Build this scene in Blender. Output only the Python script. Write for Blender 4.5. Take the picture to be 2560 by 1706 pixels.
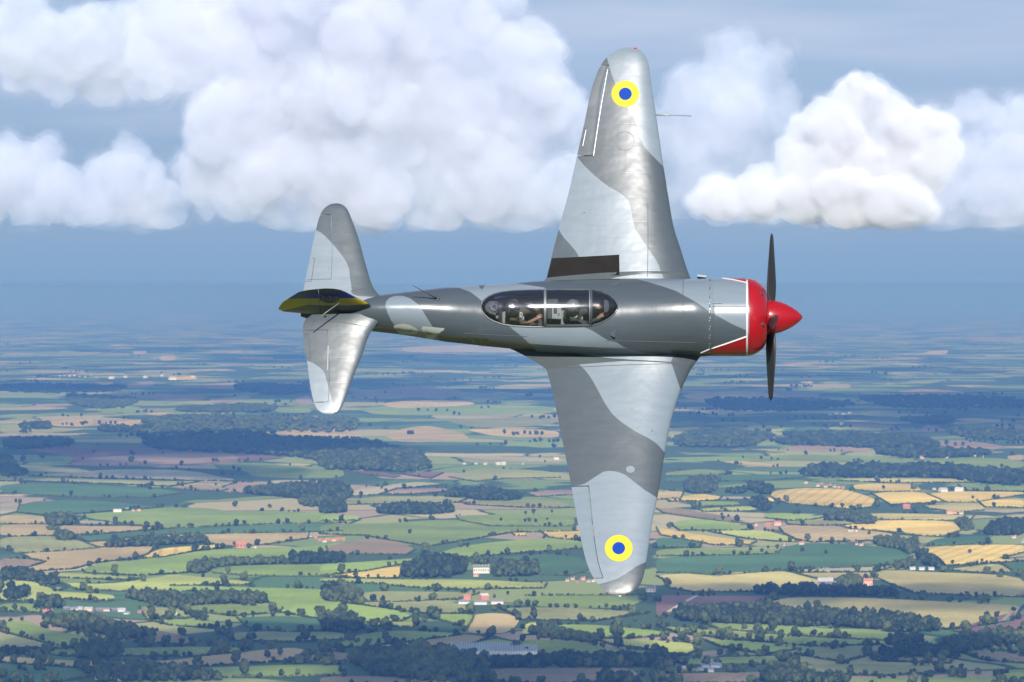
import bpy, bmesh, math, random
import numpy as np
from mathutils import Vector, Matrix, noise
from mathutils.bvhtree import BVHTree

for _o in list(bpy.data.objects):
    bpy.data.objects.remove(_o, do_unlink=True)
scene = bpy.context.scene
COL = scene.collection
R = math.radians
random.seed(11)
RNG = np.random.default_rng(11)

# ------------------------------------------------------------------ camera
FPX, CX, CY = 10504.0, 1280.0, 853.0          # long lens, measured in pixels of the photograph
EYE_H = 470.0                                   # flying height above the farmland (m)
PITCH = math.atan(133.0 / FPX)                  # horizon lies a little above the middle of the frame
cam_d = bpy.data.cameras.new('camera')
cam = bpy.data.objects.new('camera', cam_d)
COL.objects.link(cam)
cam_d.sensor_width = 36.0
cam_d.lens = 36.0 * FPX / 2560.0
cam_d.clip_start = 1.0
cam_d.clip_end = 900000.0
cam.location = (0, 0, EYE_H)
cam.rotation_euler = (math.pi / 2 - PITCH, 0, 0)
scene.camera = cam
cam_d.dof.use_dof = True                          # focused on the aircraft: the land behind is a touch soft
cam_d.dof.focus_distance = FPX / 150.0
cam_d.dof.aperture_fstop = 9.0

# ------------------------------------------------------------------ sky and sun
SUN_EL = R(22.5)
SKY_A, SKY_B, SKY_C, SKY_D = (0.99, 1.68, 2.63), (1.19, 1.79, 2.67), (1.66, 2.26, 3.22), (1.42, 2.05, 3.12)
SUN_TO = Vector((0.02, -math.cos(SUN_EL), math.sin(SUN_EL))).normalized()   # sun stands behind the camera
world = bpy.data.worlds.new('World')
scene.world = world
world.use_nodes = True
wn = world.node_tree
wn.nodes.clear()
w_out = wn.nodes.new('ShaderNodeOutputWorld')
w_bg = wn.nodes.new('ShaderNodeBackground')
w_sky = wn.nodes.new('ShaderNodeTexSky')
w_sky.sky_type = 'NISHITA'
w_sky.sun_disc = False
w_sky.sun_elevation = SUN_EL
w_sky.sun_rotation = math.pi
w_sky.altitude = 300
w_sky.air_density = 1.0
w_sky.dust_density = 0.35
w_sky.ozone_density = 3.0
w_bg.inputs['Strength'].default_value = 0.12
# thin streaky veil of high cloud over the blue
w_tc = wn.nodes.new('ShaderNodeTexCoord')
w_map = wn.nodes.new('ShaderNodeMapping')
w_map.inputs['Scale'].default_value = (6, 6, 46)
w_noi = wn.nodes.new('ShaderNodeTexNoise')
w_noi.inputs['Scale'].default_value = 1.5
w_noi.inputs['Detail'].default_value = 4
w_rng = wn.nodes.new('ShaderNodeMapRange')
w_rng.inputs['From Min'].default_value = 0.42
w_rng.inputs['From Max'].default_value = 0.75
w_rng.inputs['To Max'].default_value = 0.5
w_mix = wn.nodes.new('ShaderNodeMix')
w_mix.data_type = 'RGBA'
w_mix.inputs['B'].default_value = (3.0, 3.25, 3.9, 1)
wn.links.new(w_tc.outputs['Generated'], w_map.inputs['Vector'])
wn.links.new(w_map.outputs['Vector'], w_noi.inputs['Vector'])
wn.links.new(w_noi.outputs['Fac'], w_rng.inputs['Value'])
# the blue murk of distance that hangs low over the plain on every side
w_sep = wn.nodes.new('ShaderNodeSeparateXYZ')
w_ramp = wn.nodes.new('ShaderNodeValToRGB')
w_ramp.color_ramp.interpolation = 'EASE'
_sc = 0.25
for i, (z_, c_) in enumerate([(0.0, SKY_A), (0.016, SKY_B), (0.060, SKY_C), (0.16, SKY_D)]):
    e_ = w_ramp.color_ramp.elements[i] if i < 2 else w_ramp.color_ramp.elements.new(z_)
    e_.position = z_
    e_.color = (c_[0] * _sc, c_[1] * _sc, c_[2] * _sc, 1)
w_gain = wn.nodes.new('ShaderNodeVectorMath')
w_gain.operation = 'SCALE'
w_gain.inputs['Scale'].default_value = 1 / _sc
w_low = wn.nodes.new('ShaderNodeMapRange')
w_low.interpolation_type = 'SMOOTHSTEP'
w_low.inputs['From Min'].default_value = 0.10
w_low.inputs['From Max'].default_value = 0.38
w_murk = wn.nodes.new('ShaderNodeMix')
w_murk.data_type = 'RGBA'
w_veil = wn.nodes.new('ShaderNodeMapRange')
w_veil.inputs['From Min'].default_value = 0.004
w_veil.inputs['From Max'].default_value = 0.05
w_vmul = wn.nodes.new('ShaderNodeMath')
w_vmul.operation = 'MULTIPLY'
wn.links.new(w_tc.outputs['Generated'], w_sep.inputs['Vector'])
wn.links.new(w_sep.outputs['Z'], w_low.inputs['Value'])
wn.links.new(w_sep.outputs['Z'], w_ramp.inputs['Fac'])
wn.links.new(w_sep.outputs['Z'], w_veil.inputs['Value'])
wn.links.new(w_ramp.outputs['Color'], w_gain.inputs[0])
wn.links.new(w_low.outputs['Result'], w_murk.inputs['Factor'])
wn.links.new(w_gain.outputs['Vector'], w_murk.inputs['A'])
wn.links.new(w_sky.outputs['Color'], w_murk.inputs['B'])
wn.links.new(w_murk.outputs['Result'], w_mix.inputs['A'])
wn.links.new(w_rng.outputs['Result'], w_vmul.inputs[0])
wn.links.new(w_veil.outputs['Result'], w_vmul.inputs[1])
wn.links.new(w_vmul.outputs[0], w_mix.inputs['Factor'])
wn.links.new(w_mix.outputs['Result'], w_bg.inputs['Color'])
wn.links.new(w_bg.outputs['Background'], w_out.inputs['Surface'])

sun_d = bpy.data.lights.new('sun', 'SUN')
sun = bpy.data.objects.new('sun', sun_d)
COL.objects.link(sun)
sun_d.energy = 5.0
sun_d.angle = R(0.5)
sun_d.color = (1.0, 0.955, 0.88)
sun.rotation_euler = (-SUN_TO).to_track_quat('-Z', 'Y').to_euler()

scene.render.engine = 'CYCLES'
scene.view_settings.view_transform = 'Standard'
scene.view_settings.look = 'None'
scene.view_settings.exposure = 0.95
scene.view_settings.gamma = 1.0
scene.view_settings.use_curve_mapping = False
scene.cycles.max_bounces = 6
scene.cycles.volume_bounces = 2
scene.cycles.volume_step_rate = 1.0
scene.cycles.volume_max_steps = 256
scene.cycles.transparent_max_bounces = 24
scene.cycles.sample_clamp_indirect = 6.0
scene.cycles.use_denoising = True
HAZE_DENSITY = 5.5e-5
HAZE_COLOR = (0.116, 0.285, 0.72, 1)          # blue light is scattered more than red
HAZE_ABSORB = (0.50, 0.34, 0.0, 1)

# ------------------------------------------------------------------ helpers
C_FW = Vector((0, math.cos(PITCH), -math.sin(PITCH)))
C_UP = Vector((0, math.sin(PITCH), math.cos(PITCH)))
C_RT = Vector((1, 0, 0))
C_LOC = Vector((0, 0, EYE_H))

def ray(px, py):
    """direction of the sight line through a point measured on the photograph (depth 1)"""
    return C_FW + C_RT * ((px - CX) / FPX) + C_UP * ((CY - py) / FPX)

def ground_at(px, py, z=0.0):
    d = ray(px, py)
    t = (z - EYE_H) / d.z
    return C_LOC + d * t

def tag(o, label=None, cat=None, group=None, kind=None):
    if label: o['label'] = label
    if cat: o['category'] = cat
    if group: o['group'] = group
    if kind: o['kind'] = kind
    return o

def empty(name, loc=(0, 0, 0), parent=None):
    o = bpy.data.objects.new(name, None)
    COL.objects.link(o)
    o.location = loc
    o.empty_display_size = 0.2
    if parent: o.parent = parent
    return o

def mesh_np(name, verts, faces, mats=(), smooth=False, mat_idx=None):
    """verts (n,3); faces: list, or an (m,3)/(m,4) array"""
    me = bpy.data.meshes.new(name)
    if isinstance(faces, np.ndarray):
        n, k = faces.shape
        me.vertices.add(len(verts))
        me.vertices.foreach_set('co', np.asarray(verts, dtype=np.float32).ravel())
        me.loops.add(n * k)
        me.loops.foreach_set('vertex_index', faces.astype(np.int32).ravel())
        me.polygons.add(n)
        me.polygons.foreach_set('loop_start', np.arange(0, n * k, k, dtype=np.int32))
        me.polygons.foreach_set('loop_total', np.full(n, k, dtype=np.int32))
        me.update(calc_edges=True)
        me.validate()
    else:
        me.from_pydata([tuple(v) for v in verts], [], faces)
        me.update()
    for m in mats:
        me.materials.append(m)
    if mat_idx is not None:
        me.polygons.foreach_set('material_index', np.asarray(mat_idx, dtype=np.int32))
    if smooth:
        me.polygons.foreach_set('use_smooth', np.ones(len(me.polygons), dtype=bool))
    return me

def obj(name, me, parent=None):
    o = bpy.data.objects.new(name, me)
    COL.objects.link(o)
    if parent: o.parent = parent
    return o

class MB:
    """collects simple shapes into one mesh"""
    def __init__(self): self.v, self.f, self.mi = [], [], []
    def add(self, vs, fs, mi=0):
        b = len(self.v)
        self.v += [tuple(p) for p in vs]
        self.f += [tuple(i + b for i in q) for q in fs]
        self.mi += [mi] * len(fs)
    def box(self, c, s, rot=None, mi=0):
        hx, hy, hz = s[0] / 2, s[1] / 2, s[2] / 2
        vs = [Vector((x, y, z)) for z in (-hz, hz) for y in (-hy, hy) for x in (-hx, hx)]
        if rot is not None: vs = [rot @ p for p in vs]
        vs = [p + Vector(c) for p in vs]
        self.add(vs, [(0, 2, 3, 1), (4, 5, 7, 6), (0, 1, 5, 4), (2, 6, 7, 3), (0, 4, 6, 2), (1, 3, 7, 5)], mi)
    def tube(self, pts, rad, n=8, mi=0, cap=True):
        pts = [Vector(p) for p in pts]
        rads = rad if isinstance(rad, (list, tuple)) else [rad] * len(pts)
        rings, prev = [], None
        for i, p in enumerate(pts):
            t = (pts[min(i + 1, len(pts) - 1)] - pts[max(i - 1, 0)]).normalized()
            if prev is None:
                a = t.orthogonal().normalized()
            else:
                a = (prev - t * prev.dot(t)).normalized()
            prev = a
            b = t.cross(a)
            rings.append([p + (a * math.cos(2 * math.pi * k / n) + b * math.sin(2 * math.pi * k / n)) * rads[i] for k in range(n)])
        vs = [q for r_ in rings for q in r_]
        fs = []
        for i in range(len(pts) - 1):
            for k in range(n):
                k2 = (k + 1) % n
                fs.append((i * n + k, i * n + k2, (i + 1) * n + k2, (i + 1) * n + k))
        if cap:
            fs.append(tuple(range(n - 1, -1, -1)))
            fs.append(tuple((len(pts) - 1) * n + k for k in range(n)))
        self.add(vs, fs, mi)
    def build(self, name, mats, parent=None, smooth=False):
        mats = mats if isinstance(mats, (list, tuple)) else [mats]
        me = mesh_np(name, self.v, self.f, mats, smooth, self.mi)
        return obj(name, me, parent)

def new_mat(name):
    m = bpy.data.materials.new(name)
    m.use_nodes = True
    nt = m.node_tree
    p = nt.nodes['Principled BSDF']
    return m, nt, p

def plain(name, col, rough=0.6, metal=0.0, vary=0.12, scale=6.0, bump=0.0, spec=0.5):
    """a colour with gentle mottling, so that no surface is dead flat"""
    m, nt, p = new_mat(name)
    tc = nt.nodes.new('ShaderNodeTexCoord')
    no = nt.nodes.new('ShaderNodeTexNoise')
    no.inputs['Scale'].default_value = scale
    no.inputs['Detail'].default_value = 5
    mr = nt.nodes.new('ShaderNodeMapRange')
    mr.inputs['To Min'].default_value = 1 - vary
    mr.inputs['To Max'].default_value = 1 + vary
    mx = nt.nodes.new('ShaderNodeVectorMath')
    mx.operation = 'SCALE'
    mx.inputs[0].default_value = col[:3]
    nt.links.new(tc.outputs['Object'], no.inputs['Vector'])
    nt.links.new(no.outputs['Fac'], mr.inputs['Value'])
    nt.links.new(mr.outputs['Result'], mx.inputs['Scale'])
    nt.links.new(mx.outputs['Vector'], p.inputs['Base Color'])
    p.inputs['Roughness'].default_value = rough
    p.inputs['Metallic'].default_value = metal
    p.inputs['Specular IOR Level'].default_value = spec
    if bump:
        bp = nt.nodes.new('ShaderNodeBump')
        bp.inputs['Strength'].default_value = bump
        bp.inputs['Distance'].default_value = 0.02
        nt.links.new(no.outputs['Fac'], bp.inputs['Height'])
        nt.links.new(bp.outputs['Normal'], p.inputs['Normal'])
    return m

def ico(sub):
    bm = bmesh.new()
    bmesh.ops.create_icosphere(bm, subdivisions=sub, radius=1.0)
    v = np.array([p.co[:] for p in bm.verts])
    f = np.array([[q.index for q in t.verts] for t in bm.faces])
    bm.free()
    return v, f
ICO1, ICO2, ICO3 = ico(1), ico(2), ico(3)

def smooth_noise(p, seed=0, octaves=3):
    """cheap sum of sines used as lumpy noise on arrays of points, about -1..1"""
    r = np.random.default_rng(seed)
    out, amp = np.zeros(len(p)), 1.0
    fr = 1.0
    for _ in range(octaves):
        for _k in range(4):
            w = r.normal(size=3) * fr * 1.6
            out += amp * np.sin(p @ w + r.uniform(0, 6.28)) * 0.35
        amp *= 0.55
        fr *= 2.1
    return out
# ================================================================== LAND
# haze: the air between the camera and the far plain
def build_haze():
    m = bpy.data.materials.new('haze_air')
    m.use_nodes = True
    nt = m.node_tree
    nt.nodes.clear()
    out = nt.nodes.new('ShaderNodeOutputMaterial')
    pv = nt.nodes.new('ShaderNodeVolumePrincipled')
    pv.inputs['Color'].default_value = HAZE_COLOR
    pv.inputs['Absorption Color'].default_value = HAZE_ABSORB
    pv.inputs['Density'].default_value = HAZE_DENSITY
    pv.inputs['Anisotropy'].default_value = HAZE_G
    nt.links.new(pv.outputs['Volume'], out.inputs['Volume'])
    mb = MB()
    mb.box((0, 90000, 244.0), (320000, 320000, 490.0))     # from 1 m below the ground to just over the aircraft
    o = mb.build('haze', m)
    tag(o, kind='stuff')
HAZE_G = 0.18
build_haze()

def field_mat(name, col, col2, stripes=0.0, rough=0.9):
    m, nt, p = new_mat(name)
    tc = nt.nodes.new('ShaderNodeTexCoord')
    oi = nt.nodes.new('ShaderNodeObjectInfo')
    rot = nt.nodes.new('ShaderNodeVectorRotate')
    rot.rotation_type = 'Z_AXIS'
    mul = nt.nodes.new('ShaderNodeMath'); mul.operation = 'MULTIPLY'; mul.inputs[1].default_value = 6.283
    nt.links.new(oi.outputs['Random'], mul.inputs[0])
    nt.links.new(mul.outputs[0], rot.inputs['Angle'])
    nt.links.new(tc.outputs['Object'], rot.inputs['Vector'])
    n1 = nt.nodes.new('ShaderNodeTexNoise')
    n1.inputs['Scale'].default_value = 0.012
    n1.inputs['Detail'].default_value = 6
    n1.inputs['Roughness'].default_value = 0.62
    nt.links.new(rot.outputs['Vector'], n1.inputs['Vector'])
    mr = nt.nodes.new('ShaderNodeMapRange')
    mr.inputs['From Min'].default_value = 0.3
    mr.inputs['From Max'].default_value = 0.72
    nt.links.new(n1.outputs['Fac'], mr.inputs['Value'])
    mix = nt.nodes.new('ShaderNodeMix'); mix.data_type = 'RGBA'
    mix.inputs['A'].default_value = (*col, 1)
    mix.inputs['B'].default_value = (*col2, 1)
    nt.links.new(mr.outputs['Result'], mix.inputs['Factor'])
    last = mix.outputs['Result']
    # broad drifts of thin and thick growth, and the fine grain of the crop
    for sc_, am in ((.0042, .30), (.09, .16)):
        n2 = nt.nodes.new('ShaderNodeTexNoise'); n2.inputs['Scale'].default_value = sc_; n2.inputs['Detail'].default_value = 4
        nt.links.new(rot.outputs['Vector'], n2.inputs['Vector'])
        r2 = nt.nodes.new('ShaderNodeMapRange'); r2.inputs['From Min'].default_value = .25; r2.inputs['From Max'].default_value = .75
        r2.inputs['To Min'].default_value = 1 - am; r2.inputs['To Max'].default_value = 1 + am * .8
        nt.links.new(n2.outputs['Fac'], r2.inputs['Value'])
        s2 = nt.nodes.new('ShaderNodeVectorMath'); s2.operation = 'SCALE'
        nt.links.new(last, s2.inputs[0]); nt.links.new(r2.outputs['Result'], s2.inputs['Scale'])
        last = s2.outputs['Vector']
    # each field a shade of its own
    hs = nt.nodes.new('ShaderNodeHueSaturation')
    vr = nt.nodes.new('ShaderNodeMapRange')
    vr.inputs['To Min'].default_value = 0.86; vr.inputs['To Max'].default_value = 1.12
    nt.links.new(oi.outputs['Random'], vr.inputs['Value'])
    nt.links.new(vr.outputs['Result'], hs.inputs['Value'])
    nt.links.new(last, hs.inputs['Color'])
    last = hs.outputs['Color']
    if stripes:
        wv = nt.nodes.new('ShaderNodeTexWave')
        wv.inputs['Scale'].default_value = 0.0115
        wv.inputs['Distortion'].default_value = .5
        wv.inputs['Detail'].default_value = 1
        nt.links.new(rot.outputs['Vector'], wv.inputs['Vector'])
        sr = nt.nodes.new('ShaderNodeMapRange')
        sr.inputs['From Min'].default_value = 0.0; sr.inputs['From Max'].default_value = 0.25
        sr.inputs['To Min'].default_value = 1 - stripes; sr.inputs['To Max'].default_value = 1.0
        nt.links.new(wv.outputs['Fac'], sr.inputs['Value'])
        sc = nt.nodes.new('ShaderNodeVectorMath'); sc.operation = 'SCALE'
        nt.links.new(last, sc.inputs[0]); nt.links.new(sr.outputs['Result'], sc.inputs['Scale'])
        last = sc.outputs['Vector']
    nt.links.new(last, p.inputs['Base Color'])
    p.inputs['Roughness'].default_value = rough
    p.inputs['Specular IOR Level'].default_value = 0.1
    return m

FM = {
    'wheat':  ('wheat_field', field_mat('ripe_wheat', (.76, .55, .15), (.64, .46, .13), .26)),
    'pale_shade_wheat': ('wheat_field', field_mat('pale_shaded_wheat', (.52, .44, .16), (.44, .37, .13), .24)),  # pale wheat whose muted tone also carries cloud shade
    'tan':    ('stubble_field', field_mat('stubble', (.50, .37, .17), (.40, .31, .14), .12)),
    'pale':   ('stubble_field', field_mat('pale_stubble', (.42, .37, .23), (.36, .32, .2), .08)),
    'pink':   ('ploughed_field', field_mat('pink_soil', (.34, .24, .17), (.28, .20, .15), .14)),
    'plough': ('ploughed_field', field_mat('purple_soil', (.20, .12, .10), (.16, .09, .08), .12)),
    'brown':  ('ploughed_field', field_mat('brown_soil', (.29, .22, .13), (.24, .17, .10), .12)),
    'green':  ('grass_field', field_mat('grass', (.23, .29, .065), (.18, .24, .055), .10)),
    'dark':   ('grass_field', field_mat('dark_crop', (.08, .16, .06), (.07, .135, .05), .08)),
    'bright': ('grass_field', field_mat('bright_grass', (.29, .38, .075), (.23, .31, .06), .10)),
    'lime':   ('grass_field', field_mat('lime_grass', (.42, .45, .11), (.35, .37, .09), .08)),
    'olive':  ('pasture', field_mat('olive_pasture', (.30, .30, .11), (.24, .25, .09), .08)),
}

# the plain itself: a mosaic of small far fields and copses, one sheet to the horizon
def build_ground():
    m, nt, p = new_mat('plain')
    tc = nt.nodes.new('ShaderNodeTexCoord')
    mp = nt.nodes.new('ShaderNodeMapping')
    mp.inputs['Scale'].default_value = (1 / 330.0, 1 / 430.0, 1)
    wn_ = nt.nodes.new('ShaderNodeTexNoise'); wn_.inputs['Scale'].default_value = 1.3
    nt.links.new(tc.outputs['Object'], mp.inputs['Vector'])
    nt.links.new(mp.outputs['Vector'], wn_.inputs['Vector'])
    add = nt.nodes.new('ShaderNodeVectorMath'); add.operation = 'MULTIPLY_ADD'
    add.inputs[1].default_value = (.35, .35, 0)
    nt.links.new(wn_.outputs['Color'], add.inputs[0])
    nt.links.new(mp.outputs['Vector'], add.inputs[2])
    vo = nt.nodes.new('ShaderNodeTexVoronoi')
    vo.voronoi_dimensions = '2D'
    vo.inputs['Scale'].default_value = 1.0
    nt.links.new(add.outputs['Vector'], vo.inputs['Vector'])
    sep = nt.nodes.new('ShaderNodeSeparateColor')
    nt.links.new(vo.outputs['Color'], sep.inputs['Color'])
    cr = nt.nodes.new('ShaderNodeValToRGB')
    cr.color_ramp.interpolation = 'CONSTANT'
    els = cr.color_ramp.elements
    stops = [(0, (.17, .23, .07)), (.2, (.23, .27, .09)), (.36, (.08, .15, .06)), (.5, (.3, .3, .12)),
             (.62, (.36, .31, .16)), (.72, (.2, .27, .08)), (.82, (.33, .25, .17)), (.90, (.40, .35, .19)), (.96, (.07, .12, .05))]
    els[0].position = 0; els[0].color = (*stops[0][1], 1)
    els[1].position = stops[1][0]; els[1].color = (*stops[1][1], 1)
    for pos, c in stops[2:]:
        e = els.new(pos); e.color = (*c, 1)
    nt.links.new(sep.outputs['Red'], cr.inputs['Fac'])
    ve = nt.nodes.new('ShaderNodeTexVoronoi')
    ve.voronoi_dimensions = '2D'; ve.feature = 'DISTANCE_TO_EDGE'
    ve.inputs['Scale'].default_value = 1.0
    nt.links.new(add.outputs['Vector'], ve.inputs['Vector'])
    edge = nt.nodes.new('ShaderNodeMapRange')
    edge.inputs['From Min'].default_value = 0.012; edge.inputs['From Max'].default_value = 0.03
    nt.links.new(ve.outputs['Distance'], edge.inputs['Value'])
    mx = nt.nodes.new('ShaderNodeMix'); mx.data_type = 'RGBA'
    mx.inputs['A'].default_value = (.03, .06, .025, 1)
    nt.links.new(edge.outputs['Result'], mx.inputs['Factor'])
    nt.links.new(cr.outputs['Color'], mx.inputs['B'])
    # copses and woods too far away to pick apart
    nw = nt.nodes.new('ShaderNodeTexNoise'); nw.inputs['Scale'].default_value = 0.55; nw.inputs['Detail'].default_value = 6
    nt.links.new(mp.outputs['Vector'], nw.inputs['Vector'])
    wr = nt.nodes.new('ShaderNodeMapRange')
    wr.inputs['From Min'].default_value = 0.515; wr.inputs['From Max'].default_value = 0.53
    nt.links.new(nw.outputs['Fac'], wr.inputs['Value'])
    mx2 = nt.nodes.new('ShaderNodeMix'); mx2.data_type = 'RGBA'
    mx2.inputs['B'].default_value = (.05, .085, .04, 1)
    nt.links.new(wr.outputs['Result'], mx2.inputs['Factor'])
    nt.links.new(mx.outputs['Result'], mx2.inputs['A'])
    nt.links.new(mx2.outputs['Result'], p.inputs['Base Color'])
    p.inputs['Roughness'].default_value = 0.95
    p.inputs['Specular IOR Level'].default_value = 0.1
    S = 140000.0
    o = obj('ground', mesh_np('ground', [(-S, -60000, 0), (S, -60000, 0), (S, 240000, 0), (-S, 240000, 0)], [(0, 1, 2, 3)], [m]))
    tag(o, kind='structure')
build_ground()

# measuring windows on the photograph (origin and enlargement of each)
WIN = {'L': (0, 1100, 2.5872), 'M': (800, 1100, 2.5872), 'R': (1640, 1100, 2.5576),
       'U': (0, 780, 2.736), 'V': (1640, 780, 2.5576), 'P': (0, 0, 1.0)}
def win(w, pts):
    ox, oy, s = WIN[w]
    return [(ox + x / s, oy + y / s) for x, y in pts]

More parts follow.
